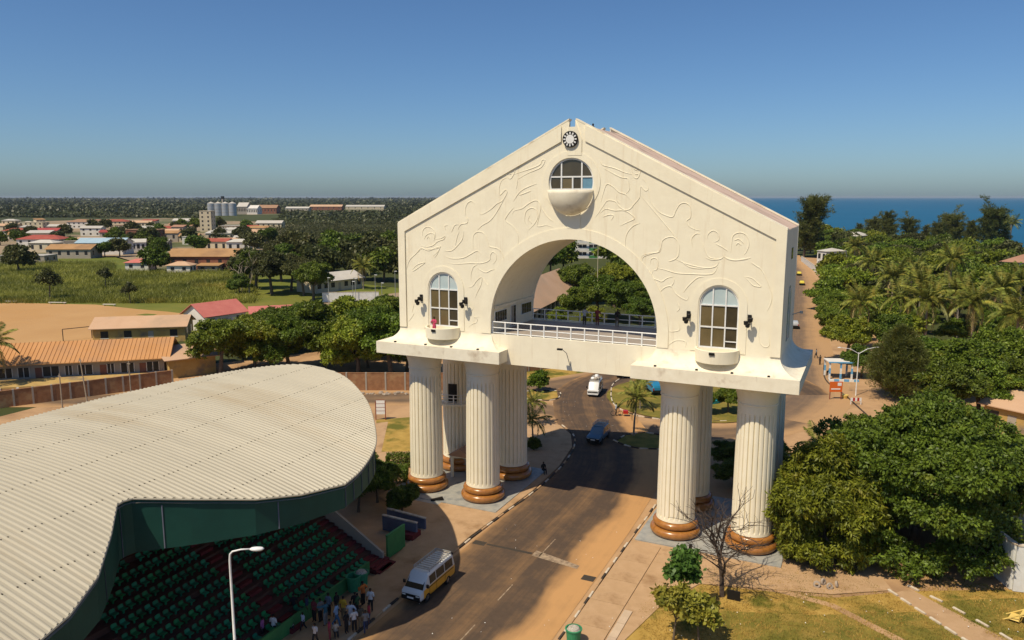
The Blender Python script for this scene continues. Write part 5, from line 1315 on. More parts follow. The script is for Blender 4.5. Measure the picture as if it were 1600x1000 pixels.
for i,(px,py,sc,lab) in enumerate(((560,800,.50,'dark leafy shrub under the tip of the grandstand roof'),(590,785,.48,'dark leafy shrub between the hedge and the round bush'),(603,768,.42,'small dark shrub behind the round bush'),(545,775,.55,'dark shrub half under the grandstand roof'),(572,762,.5,'dark shrub beside the hedge near the roof tip'))):
    x,y = G(px,py); plant(K['mid%d'%(i%4)],'shrub',x,y,lab,rz=i*2,sc=sc,cat='shrub',leafmat_='leaf_dark')
x,y = G(832,690); palm(x,y,2.6,'small palm behind the rear left column, nearer of two',41,None,.55,15,dry=1)
x,y = G(826,665); palm(x,y,2.9,'small palm behind the rear left column, farther of two',42,None,.5,15,dry=1)
x,y = G(834,704); bush(x,y,.75,1.5,'leaf_dark','small round clipped bush behind the rear left column',304,'clipped_bush',ncl=350)
x,y = G(842,612); plant(K['far0'],'young_tree',x,y,'small tree on the left traffic island',sc=.42)
x,y = G(990,682); palm(x,y,4.6,'slender palm on the traffic island before the roundabout',43,None,.62,16,dry=2)
x,y = G(1000,640); palm(x,y,3.0,'palm on the roundabout beside the blue car',44,None,.55,15,dry=1)
for i,(px,py,sc,lab) in enumerate(((1105,648,.45,'round shrub on the roundabout in front of the fountain'),(1138,645,.5,'small tree on the roundabout between the right columns'),(1010,606,.38,'shrub on the roundabout left of the blue car'))):
    x,y = G(px,py); plant(K['mid%d'%i],'shrub',x,y,lab,rz=i,sc=sc,cat='shrub')
# neem trees along the road on the left, behind the grandstand
neem_lab = ['round neem tree %s' % s for s in ('nearest the ochre shed','behind the top of the grandstand roof','behind the grandstand, left of its highest point','behind the grandstand roof near its right end','right of the pink-red roofs','above the brick retaining wall','closest to the left side of the arch','behind the brick wall beside the arch','in front of the pink-red roofs','on the slope left of the arch','below the dirt yard wall','between the brick wall and the outer left column')]
for i,(px,py,sc) in enumerate(((345,588,1.05),(398,580,1.15),(452,578,1.2),(505,575,1.25),(470,545,1.1),(560,588,1.2),(612,592,1.2),(588,560,1.2),(425,552,1.05),(540,548,1.15),(606,538,1.2),(636,582,1.1))):
    x,y = G(px,py); plant(K['neem'] if i%3 else K['mid%d'%(i%4)],'neem_tree',x,y,neem_lab[i],'neem trees behind the grandstand',rz=i*1.7,sc=sc*(1.0 if i%3 else 1.25),leafmat_='leaf_mango' if i%4==1 else 'leaf_mid')
for i,(px,py,sc,lab) in enumerate(((322,570,.8,'leafy bush beside the ochre shed'),(378,560,.9,'bushy tree below the pink-red gabled roof'),(520,555,.9,'bushy tree filling the gap in the neem row'),(575,575,.9,'bushy tree above the retaining wall'),(480,520,.8,'bush right of the long pink-red roof'),(545,510,.8,'bush on the slope below the compound wall'),(600,505,.9,'bush near the left flank of the arch, below the dirt yard'))):
    x,y = G(px,py); plant(K['mid%d'%(i%4)],'bush',x,y,lab,'bushes among the neem trees',rz=i,sc=sc,cat='bush',leafmat_='leaf_mid' if i%2 else 'leaf_dark')
# dark wood behind the meadow
wood = [(400,452,1.7),(425,460,1.8),(455,455,1.6),(440,440,1.8),(475,462,1.4),(500,440,1.7),(520,430,1.8),(545,430,1.7),(570,438,1.7),(600,440,1.6),(625,440,1.7),(480,425,1.9),(555,418,1.8),(590,422,1.8),(620,424,1.7),(520,412,1.9),(460,410,1.8),(580,408,1.8),(615,410,1.8),(390,440,1.5)]
ordw=['%s from the left'%w for w in ('first','second','third','fourth','fifth','sixth','seventh','eighth','ninth','tenth','eleventh','twelfth','thirteenth','fourteenth','fifteenth','sixteenth','seventeenth','eighteenth','nineteenth','last')]; rkw=sorted(range(len(wood)),key=lambda k:wood[k][0])
for i,(px,py,sc) in enumerate(wood):
    x,y = G(px,py); plant(K['far%d'%(i%4)] if i>4 else K['mid%d'%(i%4)],'dark_tree',x,y,('grey-green' if i%3 else 'dark green')+' tree in the dark wood left of the arch, '+ordw[rkw.index(i)],'trees of the dark wood left of the arch',rz=i*.9,sc=sc,leafmat_='leaf_grey' if i%3 else 'leaf_dark')
x,y = G(490,470); plant(K['mid2'],'broadleaf_tree',x,y,'brighter green tree with a pale leaning trunk in front of the dark wood',sc=1.5)
x,y = G(568,452); palm(x,y,7,'lone palm beside the long pale-roofed building',45,None,1.1)
for i,(px,py,h) in enumerate(((378,458,9),(390,462,11))):
    x,y=G(px,py); rnd=random.Random(70+i); mb=MB(); branchy(mb,Vector((0,0,0)),Vector((0,0,1)),h*.42,.22,3,rnd)
    t=empty('dead_tree',(x,y,0),['leaning pale dead tree at the edge of the meadow, left one','tall pale dead tree at the edge of the dark wood'][i],'tree'); mb.build('trunk','barkpale',t)
for i,(px,py,sc,k,lab) in enumerate(((78,470,1.1,'sparse','thin-crowned tree in the meadow at the far left'),(165,450,.8,'sparse','small dark tree in the middle of the meadow'),(30,425,1.4,'far3','dark tree at the left edge by the low sheds'),(204,474,.7,'sparse','small bare-looking tree at the edge of the sand pitch'),(375,462,.9,'mid3','dark shrub at the right end of the meadow'),(245,425,1.35,'far2','broad tree before the orange-roofed hall'),(313,416,.9,'far1','round tree before the orange-roofed hall'),(250,404,1.3,'far0','tree by the town lane'))):
    x,y=G(px,py); plant(K[k],'broadleaf_tree',x,y,lab,rz=i,sc=sc,leafmat_='leaf_grey' if i<4 else 'leaf_dark')
x,y=G(-12,610); palm(x,y,6.5,'palm at the left edge in front of the school',46,None,1.1)
# seen through the arch
for i,(px,py,sc,k,m,lab) in enumerate(((905,510,1.25,'mid0','leaf_mid','bright green tree in the middle of the view through the arch'),(935,500,1.5,'mid1','leaf_mid','tall bright tree behind the flagpole'),(985,505,1.35,'mid2','leaf_dark','dark tree at the right of the view through the arch'),(1015,490,1.5,'mid3','leaf_mid','tall tree at the right edge of the arch opening'),(960,480,1.6,'mid0','leaf_mango','tall light tree above the flagpole in the arch'),(900,475,1.5,'mid2','leaf_mid','light green tree next to the brown roof'),(1000,515,1.0,'mid1','leaf_dark','dark tree just above the right end of the deck railing'),(870,515,.7,'mid3','leaf_mango','low light green bush above the left of the deck railing'),(925,520,.8,'mid1','leaf_mango','low light green bush behind the people on the deck'),(975,470,1.6,'mid3','leaf_dark','dark tree at the top right of the arch opening'))):
    x,y=G(px,py); plant(K[k],'broadleaf_tree',x,y,lab,rz=i*1.1,sc=sc,leafmat_=m)
for i,(px,py,sc) in enumerate(((880,425,1.6),(860,430,1.5),(1005,440,1.9),(960,425,1.8))):
    x,y=G(px,py); plant(K['far%d'%i],'broadleaf_tree',x,y,'far tree in the arch opening, '+['below the green-panelled building','left of the green-panelled building','at the far right','right of the green-panelled building'][i],'trees far behind the arch',rz=i,sc=sc,leafmat_='leaf_mid')
# right-hand wood
x,y=G(1402,622); plant(K['cone'],'casuarina_tree',x,y,'feathery dark conical casuarina beside the double street lamp',sc=1.0)
x,y=G(1256,402); plant(K['cas0'],'casuarina_tree',x,y,'tall windswept casuarina standing alone against the sea',sc=1.75,cat='tree')
for i,(px,py,sc,lab) in enumerate(((1236,398,1.3,'dark tree between the lone casuarina and the arch'),(1250,392,1.5,'dark tree behind the lone casuarina'),(1266,396,1.4,'dark tree right of the lone casuarina'),(1280,400,1.2,'dark tree beside the end of the white street wall'),(1290,408,1.2,'green tree above the white two-storey house'),(1300,418,1.1,'green tree right of the white two-storey house'))):
    x,y=G(px,py); plant(K['far%d'%(i%4)],'broadleaf_tree',x,y,lab,rz=i,sc=sc,leafmat_='leaf_grey' if i<4 else 'leaf_mid')
palms=[(1343,474,9.0,1.1,'large drooping coconut palm nearest the shelter'),(1450,470,9.5,1.3,'large coconut palm in the front row right of the conical casuarina'),(1525,474,9.5,1.3,'coconut palm with brown hanging fronds in the front row'),(1594,493,9.0,1.25,'coconut palm at the right edge of the picture'),(1366,412,10,1.2,'coconut palm above and left of the conical casuarina'),(1486,408,11.5,1.3,'tallest slender coconut palm rising above the wood'),(1396,433,9.5,1.2,'coconut palm left of the middle of the grove'),(1336,386,10.5,1.2,'coconut palm at the left rear of the grove'),(1424,425,9.5,1.2,'coconut palm at the rear of the grove below the skyline trees'),(1440,442,9.5,1.15,'coconut palm in the middle of the grove'),(1500,456,9.5,1.2,'yellowish coconut palm between the two largest of the front row'),(1566,452,9.0,1.2,'coconut palm in the second row near the right edge'),(1410,468,8.5,1.1,'short coconut palm behind the conical casuarina'),(1596,440,9.0,1.2,'coconut palm at the right edge, second row')]
for i,(px,py,h,sc_p,lab) in enumerate(palms):
    x,y=G(px,py,h); palm(x,y,h,lab,50+i,'coconut palms of the right-hand grove',sc_p,22,dry=4)
PALM_XY=[G(a,b,c) for a,b,c,_,_ in palms]
for i,(px,py,h) in enumerate(((1562,378,12),(1578,380,12),(1565,376,11))):
    x,y=G(px,py); palm(x,y,h,['left one of the palms silhouetted against the sea at the right','right one of the palms silhouetted against the sea','lower of the palms silhouetted against the sea'][i],80+i,'palms against the sea',1.7,16,dry=1)
casl=['windswept casuarina on the skyline, %s'%s for s in ('leftmost of the row','broad one left of the row','dense one third in the row','fourth of the row','fifth of the row','slim one in the middle','sixth of the row','seventh of the row','eighth, just left of the tallest','tallest, at the right end','last before the far palms')]
for i,(px,py,sc) in enumerate(((1340,372,.75),(1362,374,1.2),(1388,376,1.4),(1424,374,1.2),(1446,374,.7),(1458,376,1.0),(1476,376,1.25),(1496,380,1.5),(1518,381,1.05),(1540,382,1.85),(1566,382,.8))):
    x,y=G(px,py); plant(K['cas%d'%(1+i%2)],'casuarina_tree',x,y,casl[i],'casuarinas on the skyline',rz=i*1.3,sc=sc)
front=[(1500,625,1.25,'mid0','leaf_mid','broad light green tree in front of the palms, above the ochre house'),(1560,610,1.35,'mid1','leaf_mid','broad light green tree at the right edge below the palms'),(1455,610,1.1,'mid2','leaf_mid','light green tree right of the conical casuarina'),(1530,655,1.1,'mid3','leaf_mid','light green tree over the grey corrugated fence'),(1590,640,1.0,'mid2','leaf_mid','light green tree beside the ochre house'),(1322,566,1.15,'mid1','leaf_mango','bright green tree shading the shelter'),(1300,530,.9,'mid0','leaf_mid','tree leaning over the street below the shelter'),(1345,590,.75,'mid3','leaf_dark','dark tree behind the double street lamp'),(1480,660,1.1,'mid1','leaf_dark','dark tree between the huge tree and the fence')]
for i,(px,py,sc,k,m,lab) in enumerate(front):
    x,y=G(px,py); plant(K[k],'broadleaf_tree',x,y,lab,rz=i*.8,sc=sc,leafmat_=m)
rw=random.Random(9); nW=0; rest=[]
def street_right(v): return np.interp(v,[40,60,84,122,180,240,300,345],[23,21,19.5,15.5,11,6.5,0,-4])
def coast(px): return np.interp(px,[1150,1230,1600,1900],[800,640,415,310])
v=90.0
while v<620:
    sp = 6.2+v*.020; u = street_right(min(v,345))+2.0
    while u < 330:
        x=u+rw.uniform(-.35,.35)*sp; y=v+rw.uniform(-.35,.35)*sp; u+=sp
        if not in_view(x,y,6,40): continue
        px,py=pix(x,y,5)
        if px<1195: continue
        dist=math.hypot(x-CX,y-CY)
        if dist>coast(px)-10: continue
        if 1240<px<1300 and 372<py<442: continue
        if min((x-a)**2+(y-b)**2 for a,b in PALM_XY)<(16 if v<170 else 9): continue
        if any(abs(x-a)<5 and -9<y-b<0 for a,b in PALM_XY): continue
        near = dist<210; k=('mid%d' if near else 'far%d')%rw.randrange(4)
        if rw.random()<.3: k='flat%d'%rw.randrange(3)
        m=rw.choice(('leaf_mid','leaf_mid','leaf_mango','leaf_dark','leaf_grey' if not near else 'leaf_mid'))
        if px>1240 and nW>=290: rest.append((x,y))
        if px>1240 and (nW<290):
            sc_w=rw.uniform(.7,1.25)
            zone=[z_ for lim,z_ in ((1290,'beside the far street'),(1335,'above the shelter'),(1380,'left of the conical casuarina top'),(1425,'behind the conical casuarina'),(1470,'just left of the tallest palm'),(1515,'just right of the tallest palm'),(1560,'near the right edge'),(9999,'at the very right edge')) if px<lim][0]
            rowd=[z_ for lim,z_ in ((362,'on the skyline'),(385,'near the sea'),(410,'in the rear rows'),(445,'in the middle rows'),(490,'among the palms'),(9999,'in the front rows')) if py<lim][0]
            look=('small ' if sc_w<.87 else 'large ' if sc_w>1.08 else '')+('flat-topped ' if k[:2]=='fl' else '')+{'leaf_mid':'green','leaf_mango':'yellow-green','leaf_dark':'dark green','leaf_grey':'grey-green'}[m]
            plant(K[k],'broadleaf_tree',x,y,look+' tree '+rowd+', '+zone,'trees of the coastal wood',rz=rw.uniform(0,6),sc=sc_w*(.92 if near else 1.1),leafmat_=m,sz=rw.uniform(.8,1.1)); nW+=1
    v+=sp*.95
print('wood',nW,len(rest))
# stuff: mangrove scrub far left, reeds, grass tufts
def scatter(name, pts, hs, rs, per, mat, label, cat, seed, lw=.35, up=0.5, flat=False):
    r=np.random.default_rng(seed); pts=np.array(pts); n=len(pts)
    P=np.repeat(np.concatenate([pts,np.zeros((n,1))],1),per,0); Hh=np.repeat(hs,per)[:,None]; Rr=np.repeat(rs,per)[:,None]; m=len(P)
    d=unit(r.normal(size=(m,3))); d[:,2]=np.abs(d[:,2])
    c=P+d*np.concatenate([Rr,Rr,Hh],1)*r.uniform(.5,1,(m,1))
    ld=unit(d+r.normal(size=(m,3))*.6+np.array([0,0,up])); sd=unit(np.cross(ld,r.normal(size=(m,3))))
    if flat:
        ld[:,2]*=.25; ld=unit(ld); sd=unit(np.cross(ld,np.array([0,0,1.0])+r.normal(size=(m,3))*.25))
    s=Rr*lw*2
    V=np.stack([c,c+ld*s*.5+sd*s*.35,c+ld*s,c+ld*s*.5-sd*s*.35],1)
    return ob(name,quads_mesh(name,V,4,mat),None,None,kind='stuff',label=label,cat=cat)
r=np.random.default_rng(4); pts=list(rest)
while len(pts)<len(rest)+420:
    px=r.uniform(1225,1660); q=coast(px)*r.uniform(.84,.985); pts.append(far_pt(px,q))
n_=len(pts); scatter('coastal_thicket',pts,r.uniform(4,9.5,n_),r.uniform(3,6.0,n_),60,'leaf_cas','dense dark thicket along the shore behind the wood','thicket',15,lw=.11)
pts=[]
while len(pts)<520:
    x_=r.uniform(-75,0); y_=r.uniform(120,330)
    if x_>np.interp(y_,[120,180,240,300,345],[9.6,5.2,-.4,-8.5,-14])-9 or (x_<-38 and y_<255): continue
    pts.append((x_,y_))
n_=len(pts); scatter('street_grove',pts,r.uniform(4,7.5,n_),r.uniform(2.5,4.5,n_),60,'leaf_mid','green grove left of the right-hand street, mostly hidden by the arch','grove',18,lw=.10)
pts=[]
while len(pts)<2600:
    px=r.uniform(425,740); py=r.uniform(344,388); pts.append(G(px,py))
n_=len(pts); scatter('bushland',pts,r.uniform(1.2,4.5,n_),r.uniform(2,5.5,n_),24,'leaf_grey','low green bushland between the dark wood and the warehouses','bushland',16,lw=.13)
pts=[]
while len(pts)<24000:
    px=r.uniform(-30,740); py=310.2+r.random()**1.2*40
    if py>340 and px<440: continue
    if 320<px<440 and 331<py<346: continue
    if 440<px<605 and 326<py<331: continue
    if r.random()<.45*(math.sin(py*2.1)+math.sin(px*.02+py*.7))*.5: continue
    x,y=G(px,py); pts.append((x,y))
pa=np.array(pts); dd=np.hypot(pa[:,0]-CX,pa[:,1]-CY)
scatter('mangrove_scrub',pts,np.clip(dd*.0007,1.0,3)*r.uniform(.5,1.2,len(pts)),np.clip(dd*.0042,2.5,32)*r.uniform(.6,1.3,len(pts)),6,'mangrove','low dark mangrove scrub stretching to the horizon','scrub',5,up=.2,flat=True,lw=.45)
pts=[]
while len(pts)<15000:
    px=r.uniform(-40,400); py=r.uniform(410,474)
    if py<424 and px>180: continue
    x,y=G(px,py); pts.append((x,y))
n=len(pts); P=np.repeat(np.array(pts),5,0)+r.normal(size=(n*5,2))*.5; m=len(P); hh=r.uniform(.6,1.7,(m,1))
b=np.concatenate([P,np.zeros((m,1))],1); an=r.uniform(0,6.28,m); sd=np.stack([np.cos(an),np.sin(an),np.zeros(m)],1)*.055; ln=np.stack([r.normal(size=m)*.6,r.normal(size=m)*.6,np.ones(m)],1)*hh
ob('reeds',quads_mesh('reeds',np.stack([b-sd,b+sd,b+ln*.7+sd*1.4,b+ln],1),4,'reed'),None,None,kind='stuff',label='tall green reeds filling the meadow behind the sand pitch',cat='reeds')
pts=[]
while len(pts)<7000:
    px=r.uniform(1000,1610); py=r.uniform(880,1004); x,y=G(px,py)
    if x<10 or y>1 or (x<13 and y>-9): continue
    # keep the path clear
    t=(x-26.6)*.67-(y+2.8)*-.74
    w=(x-26.6)*.74+(y+2.8)*.67
    if abs(w)<1.1: continue
    pts.append((x,y))
n=len(pts); P=np.repeat(np.array(pts),4,0)+r.normal(size=(n*4,2))*.10; m=len(P); hh=r.uniform(.05,.14,(m,1)); b=np.concatenate([P,np.full((m,1),.015)],1)
an=r.uniform(0,6.28,m); sd=np.stack([np.cos(an),np.sin(an),np.zeros(m)],1)*.022; ln=np.stack([r.normal(size=m)*.6,r.normal(size=m)*.6,np.ones(m)],1)*hh
ob('grass',quads_mesh('grass',np.stack([b-sd,b+sd,b+ln],1),3,'drygrass'),None,None,kind='stuff',label='short dry grass on the lawn at the lower right',cat='grass')
# ================================================================== BUILDINGS BEYOND
def house(name, label, a, b, depth, h, roof, roofm, wallm, rh=1.5, over=.5, storeys=1, nwin=4, cat='house', group=None, win=True, corr=0, door=True, veranda=False, wm='winfar'):
    """front wall runs a->b (left to right as seen), building lies behind it"""
    a=Vector((*a,0)); b=Vector((*b,0)); d=b-a; L=d.length; rz=math.atan2(d.y,d.x)
    t=empty(name,(a.x,a.y,0),label,cat,group,rz)
    w=MB().box(0,L,0,depth,0,h).build('wall',wallm,t)
    o=over; dz=rh*o/(depth/2)
    if roof=='gable':
        mb=MB(); y0,y1,ym=-o,depth+o,depth/2; th=.12
        for (ya,za,yb,zb_) in ((y0,h-dz,ym,h+rh),(ym,h+rh,y1,h-dz)):
            mb.add([(-o,ya,za),(L+o,ya,za),(L+o,yb,zb_),(-o,yb,zb_),(-o,ya,za+th),(L+o,ya,za+th),(L+o,yb,zb_+th),(-o,yb,zb_+th)],[(0,3,2,1),(4,5,6,7),(0,1,5,4),(1,2,6,5),(2,3,7,6),(3,0,4,7)])
        rf_=mb.build('roof',roofm,t)
        for X,fc in ((0,(0,2,1)),(L,(0,1,2))): MB().add([(X,0,h),(X,depth,h),(X,ym,h+rh)],[fc]).build('gable_end',wallm,t)
        if corr:
            mb=MB(); n=int((L+2*o)/corr)
            for i in range(n+1):
                x=-o+(L+2*o)*i/n; mb.add([(x-.07,y0,h-dz+th),(x+.07,y0,h-dz+th),(x+.07,ym,h+rh+th),(x-.07,ym,h+rh+th),(x,y0,h-dz+th+.09),(x,ym,h+rh+th+.09)],[(0,4,5,3),(1,2,5,4),(0,1,4)])
            mb.build('corrugation',roofm,rf_)
    elif roof=='hip':
        k=min(depth/2,L/2-.3); mb=MB()
        mb.add([(-o,-o,h-.05),(L+o,-o,h-.05),(L+o,depth+o,h-.05),(-o,depth+o,h-.05),(k,depth/2,h+rh),(L-k,depth/2,h+rh)],[(0,1,5,4),(1,2,5),(2,3,4,5),(3,0,4),(0,3,2,1)])
        rf_=mb.build('roof',roofm,t)
    elif roof=='shed':
        MB().add([(-o,-o,h),(L+o,-o,h),(L+o,depth+o,h+rh),(-o,depth+o,h+rh),(-o,-o,h+.12),(L+o,-o,h+.12),(L+o,depth+o,h+rh+.12),(-o,depth+o,h+rh+.12)],[(0,3,2,1),(4,5,6,7),(0,1,5,4),(1,2,6,5),(2,3,7,6),(3,0,4,7)]).build('roof',roofm,t)
        MB().box(0,L,depth-.2,depth-.003,h,h+rh).build('rear_wall',wallm,t)
    else:
        MB().box(-.2,L+.2,-.2,depth+.2,h,h+.3).build('roof',roofm,t)
    if win:
        sh=h/storeys
        for s in range(storeys):
            for k in range(nwin):
                x=L*(k+.5)/nwin; ww=min(.7,L/nwin*.3)
                if door and s==0 and k==nwin//2:
                    MB().box(x-.5,x+.5,-.03,.05,0,sh*.72).build('door','wall_grey',t); continue
                f=MB().box(x-ww,x+ww,-.025,.05,s*sh+sh*.35,s*sh+sh*.78).build('window',wm,t)
                MB().box(x-ww-.06,x+ww+.06,-.06,.02,s*sh+sh*.31,s*sh+sh*.345).build('sill','wall_white',f)
            for k in range(2):
                y=depth*(k+.5)/2; f=MB().box(L-.05,L+.025,y-.6,y+.6,s*sh+sh*.35,s*sh+sh*.78).build('window',wm,t)
    return t
# school block with long orange roof
sA=G(-30,603); sB=G(258,588)
sc_=house('school_building','long school block with a ribbed orange roof behind the grandstand',sA,sB,8.2,3.6,'gable','roof_orange','wall_grey',2.0,1.1,1,1,'school',win=False,corr=.62)
Ls=(Vector(sB)-Vector(sA)).length
for k,(f0,f1) in enumerate(((.10,.17),(.20,.26),(.33,.42),(.45,.49),(.52,.60),(.68,.72),(.755,.83),(.90,.97))):
    w_=MB().box(Ls*f0,Ls*f1,-.04,.05,1.0,2.5).build('window','winfar',sc_)
    nn_=max(2,int((f1-f0)*Ls/.8))
    for i in range(nn_+1):
        X=Ls*f0+(f1-f0)*Ls*i/nn_; MB().box(X-.05,X+.05,-.07,.02,1.0,2.5).build('mullion','wall_white',w_)
for f0 in (.29,.64,.86): MB().box(Ls*f0,Ls*f0+1.1,-.03,.05,0,2.4).build('door','wall_brick',sc_)
tA=Vector((*sA,0)); tB=Vector((*sB,0)); td=(tB-tA).normalized(); tn=Vector((td.y,-td.x,0))
ter=empty('terrace',(0,0,0),'stained ochre terrace in front of the school block','terrace')
cc=(tA+tB)/2+tn*3.4; MB().obox((cc.x,cc.y,.45),td*(Ls/2+.5),tn*2.6,(0,0,.45)).build('slab','ochre',ter)
cc=(tA+tB)/2+tn*6.02; MB().obox((cc.x,cc.y,.35),td*(Ls/2+.5),tn*.06,(0,0,.30)).build('face','brick',ter)
for k in range(12):
    p=tA+td*(Ls*k/11)+tn*6.2; MB().obox((p.x,p.y,.4),td*.16,tn*.12,(0,0,.42)).build('pier','wall_white',ter)
house('school_building','pale tan-roofed school block beyond the sand pitch goal',G(146,538),G(290,533),8,3.2,'gable','roof_tan','ochre',1.5,.6,1,4,'school')
house('shed','ochre shed with a tan lean-to roof under the neem tree',G(266,592),G(338,583),7,3.0,'shed','roof_tan','ochre',.9,.8,1,1,'shed',win=False)
# brick boundary walls with piers
def brickwall(label,a,b,h,n,name='brick_wall',mat='brick'):
    a=Vector((*a,0)); b=Vector((*b,0)); d=b-a; L=d.length; t=empty(name,(a.x,a.y,0),label,'wall',rz=math.atan2(d.y,d.x))
    MB().box(0,L,-.12,.12,0,h).build('panel',mat,t)
    pm=MB().box(-.12,.12,-.17,.17,0,h+.12).mesh('pier'); pm.materials.append(M['wall_grey'])
    for i in range(n+1): ob('pier',pm,None,t,(L*i/n,0,0))
    MB().box(0,L,-.16,.16,h,h+.08).build('coping',mat,t)
    return t
brickwall('brick boundary wall with concrete piers in front of the school terrace',G(-40,643),G(270,602),2.3,11)
brickwall('brick retaining wall beside the road left of the arch',(-52,26.0),(-33.5,34.5),2.6,7)
brickwall('brick wall along the verge seen under the arch beam',(-30,47.5),(-19,63),2.4,8)
rr=np.random.default_rng(8); mb=MB(); rq=random.Random(8)
for k in range(90):
    t=rq.random(); x=-52+t*19+rq.uniform(0,1.6); y=24.8+t*8.5-rq.uniform(0,1.2); s=rq.uniform(.12,.4)
    mb.lathe([(.05,0),(s,s*.2),(s*.7,s*.7),(.03,s*.8)],5,(x,y,0))
mb.build('rubble','rockpale',None,kind='stuff',label='pale rubble heaped along the foot of the retaining wall',cat='rubble')
# utility poles by the school, goal
for i,(px,py,h,lean) in enumerate(((98,640,5,0),(137,632,6.5,.12),(205,617,5,0))):
    x,y=G(px,py); t=empty('utility_pole',(x,y,0),['thin pole at the left by the palm before the brick wall','leaning pale pole before the brick wall','thin pole near the grandstand roof before the brick wall'][i],'pole'); MB().tube([(0,0,0),(-lean*h,0,h)],[.1,.07],7).build('shaft','barkpale',t); MB().box(-lean*h-.3,-lean*h+.3,-.04,.04,h-.4,h-.3).build('crossbar','barkpale',t)
gA=Vector((*G(99,533),0)); gB=Vector((*G(144,528),0)); gt=empty('goal',(gA.x,gA.y,0),'bare goal frame on the sand pitch','goal'); gd=gB-gA
MB().tube([(0,0,0),(0,0,2.4)],.09,6).build('post','barkdark',gt); MB().tube([gd,gd+Vector((0,0,2.4))],.09,6).build('post','barkdark',gt); MB().tube([(0,0,2.4),gd+Vector((0,0,2.4))],.08,6).build('crossbar','barkdark',gt)
for i,(px,py,L) in enumerate(((17,473,3.5),(90,475,5),(171,478,3.5))):
    x,y=G(px,py); t=empty('bench',(x,y,0),['plank bench at the far left edge of the pitch','longest plank bench at the far edge of the pitch','plank bench at the far edge of the pitch, right one'][i],'bench','plank benches by the pitch',rz=R(20)); MB().box(-L/2,L/2,-.25,.25,.4,.5).build('seat','wall_white',t)
    for s in (-1,1): MB().box(s*L*.4-.1,s*L*.4+.1,-.2,.2,0,.4).build('leg','wall_grey',t)
# pink-red roofs, white building with wall
house('house','house with a pink-red roof and white gable behind the neem trees',G(322,520),G(385,510),8,3.6,'gable','roof_pink','wall_white',2.2,.6,1,3)
house('house','long low building with a flat-looking pink-red roof beside the gabled one',G(394,515),G(484,510),7,3.0,'shed','roof_pink','wall_white',1.0,.5,1,4)
house('long_building','long pale-roofed low building before the dark wood',G(494,459),G(566,450),9,3.6,'gable','roof_grey','wall_cream',1.8,.8,1,7)
lowwall('compound_wall',G(504,472),G(592,471),2.6,.3,'whitewall','whitewashed compound wall in front of the long pale-roofed building')
for i,(px,py,h) in enumerate(((514,474,7),(552,474,6),(556,472,6.5),(587,472,7.5),(618,468,8),(597,470,5))):
    x,y=G(px,py); t=empty('lamp_post',(x,y,0),['slim lamp post at the left end of the whitewashed compound wall','slim lamp post before the middle of the compound wall, left of a pair','slim lamp post before the middle of the compound wall, right of a pair','tall slim lamp post at the right end of the compound wall','tallest slim lamp post, closest to the left side of the arch','short slim lamp post just right of the compound wall'][i],'lamp post','lamp posts of the dirt yard'); MB().tube([(0,0,0),(0,0,h)],[.1,.06],6).build('pole','steel',t); MB().box(-.1,.7,-.12,.12,h-.05,h+.08).build('lamp_head','white',t)
# behind the arch
bl_=house('long_building','long brown-roofed building with a colonnade seen through the arch',(-42.0,78),(-48.9,132),10,5.2,'gable','roof_tan','wall_grey',4.0,1.4,1,1,'building',win=False)
for k in range(14): MB().box(1+3.9*k,1.6+3.9*k,-1.1,-.7,0,4.1).build('pillar','wall_cream',bl_)
MB().box(.5,54,-.04,.04,.6,3.8).build('arcade','winfar',bl_)
gb=house('apartment_building','white multi-storey building with green panels at the top of the arch opening',(-122,268),(-82,287),14,18,'flat','wall_white','wall_white',1,.3,1,1,'building',win=False)
for s in range(5):
    for k in range(8):
        f_=MB().box(1.5+5.2*k,5.5+5.2*k,-.03,.05,s*3.5+1.6,s*3.5+3.1).build('window','winfar',gb); MB().box(3.4+5.2*k,3.6+5.2*k,-.06,.02,s*3.5+1.6,s*3.5+3.1).build('mullion','wall_white',f_)
        if k%2: MB().box(1.5+5.2*k,5.5+5.2*k,-.05,.05,s*3.5+.25,s*3.5+1.45).build('panel','greenpaint',gb)
        else: MB().box(1.0+5.2*k,6.0+5.2*k,-1.2,-1.05,s*3.5+.3,s*3.5+1.3).build('balcony','wall_white',gb)
# right-hand street: white wall, house, ochre house, fence, white wall
lowwall('boundary_wall',G(1252,408),G(1288,436),2.2,.3,'whitewall','long white wall along the far end of the right-hand street')
house('house','cream two-storey house behind the white street wall',G(1275,428),G(1289,430),9,8.8,'hip','roof_grey','wall_white',1.0,.4,2,2)
house('house','low house with a pale roof deep in the coastal wood',G(1338,385),G(1356,383),8,6,'hip','roof_grey','wall_cream',2,.5,1,3)
house('house','house with a faded pink roof among the trees at the right',G(1560,448),G(1612,452),12,8.2,'hip','roof_brown','wall_cream',2.2,.5,1,3)
house('house','ochre house with a faded pink roof at the right edge behind the fence',G(1535,668),G(1625,690),10,3.2,'gable','roof_tan','ochre',1.3,.6,1,3)
fa=Vector((*G(1536,690),0)); fb=Vector((*G(1625,752),0)); fd=fb-fa; FL=fd.length; ft=empty('sheet_fence',(fa.x,fa.y,0),'grey corrugated sheet fence at the right edge','fence',rz=math.atan2(fd.y,fd.x))
ns_=int(FL/.85); sme=MB()
for k in range(6):
    a_=-.42+.14*k; sme.add([(a_,0,0),(a_+.07,-.05,0),(a_+.14,0,0),(a_,0,2.1),(a_+.07,-.05,2.1),(a_+.14,0,2.1)],[(0,1,4,3),(1,2,5,4)])
sme=sme.mesh('sheet'); sme.materials.append(M['sheetfence'])
for k in range(ns_): ob('sheet',sme,None,ft,(FL*(k+.5)/ns_,random.uniform(-.02,.02),random.uniform(-.06,.04)))
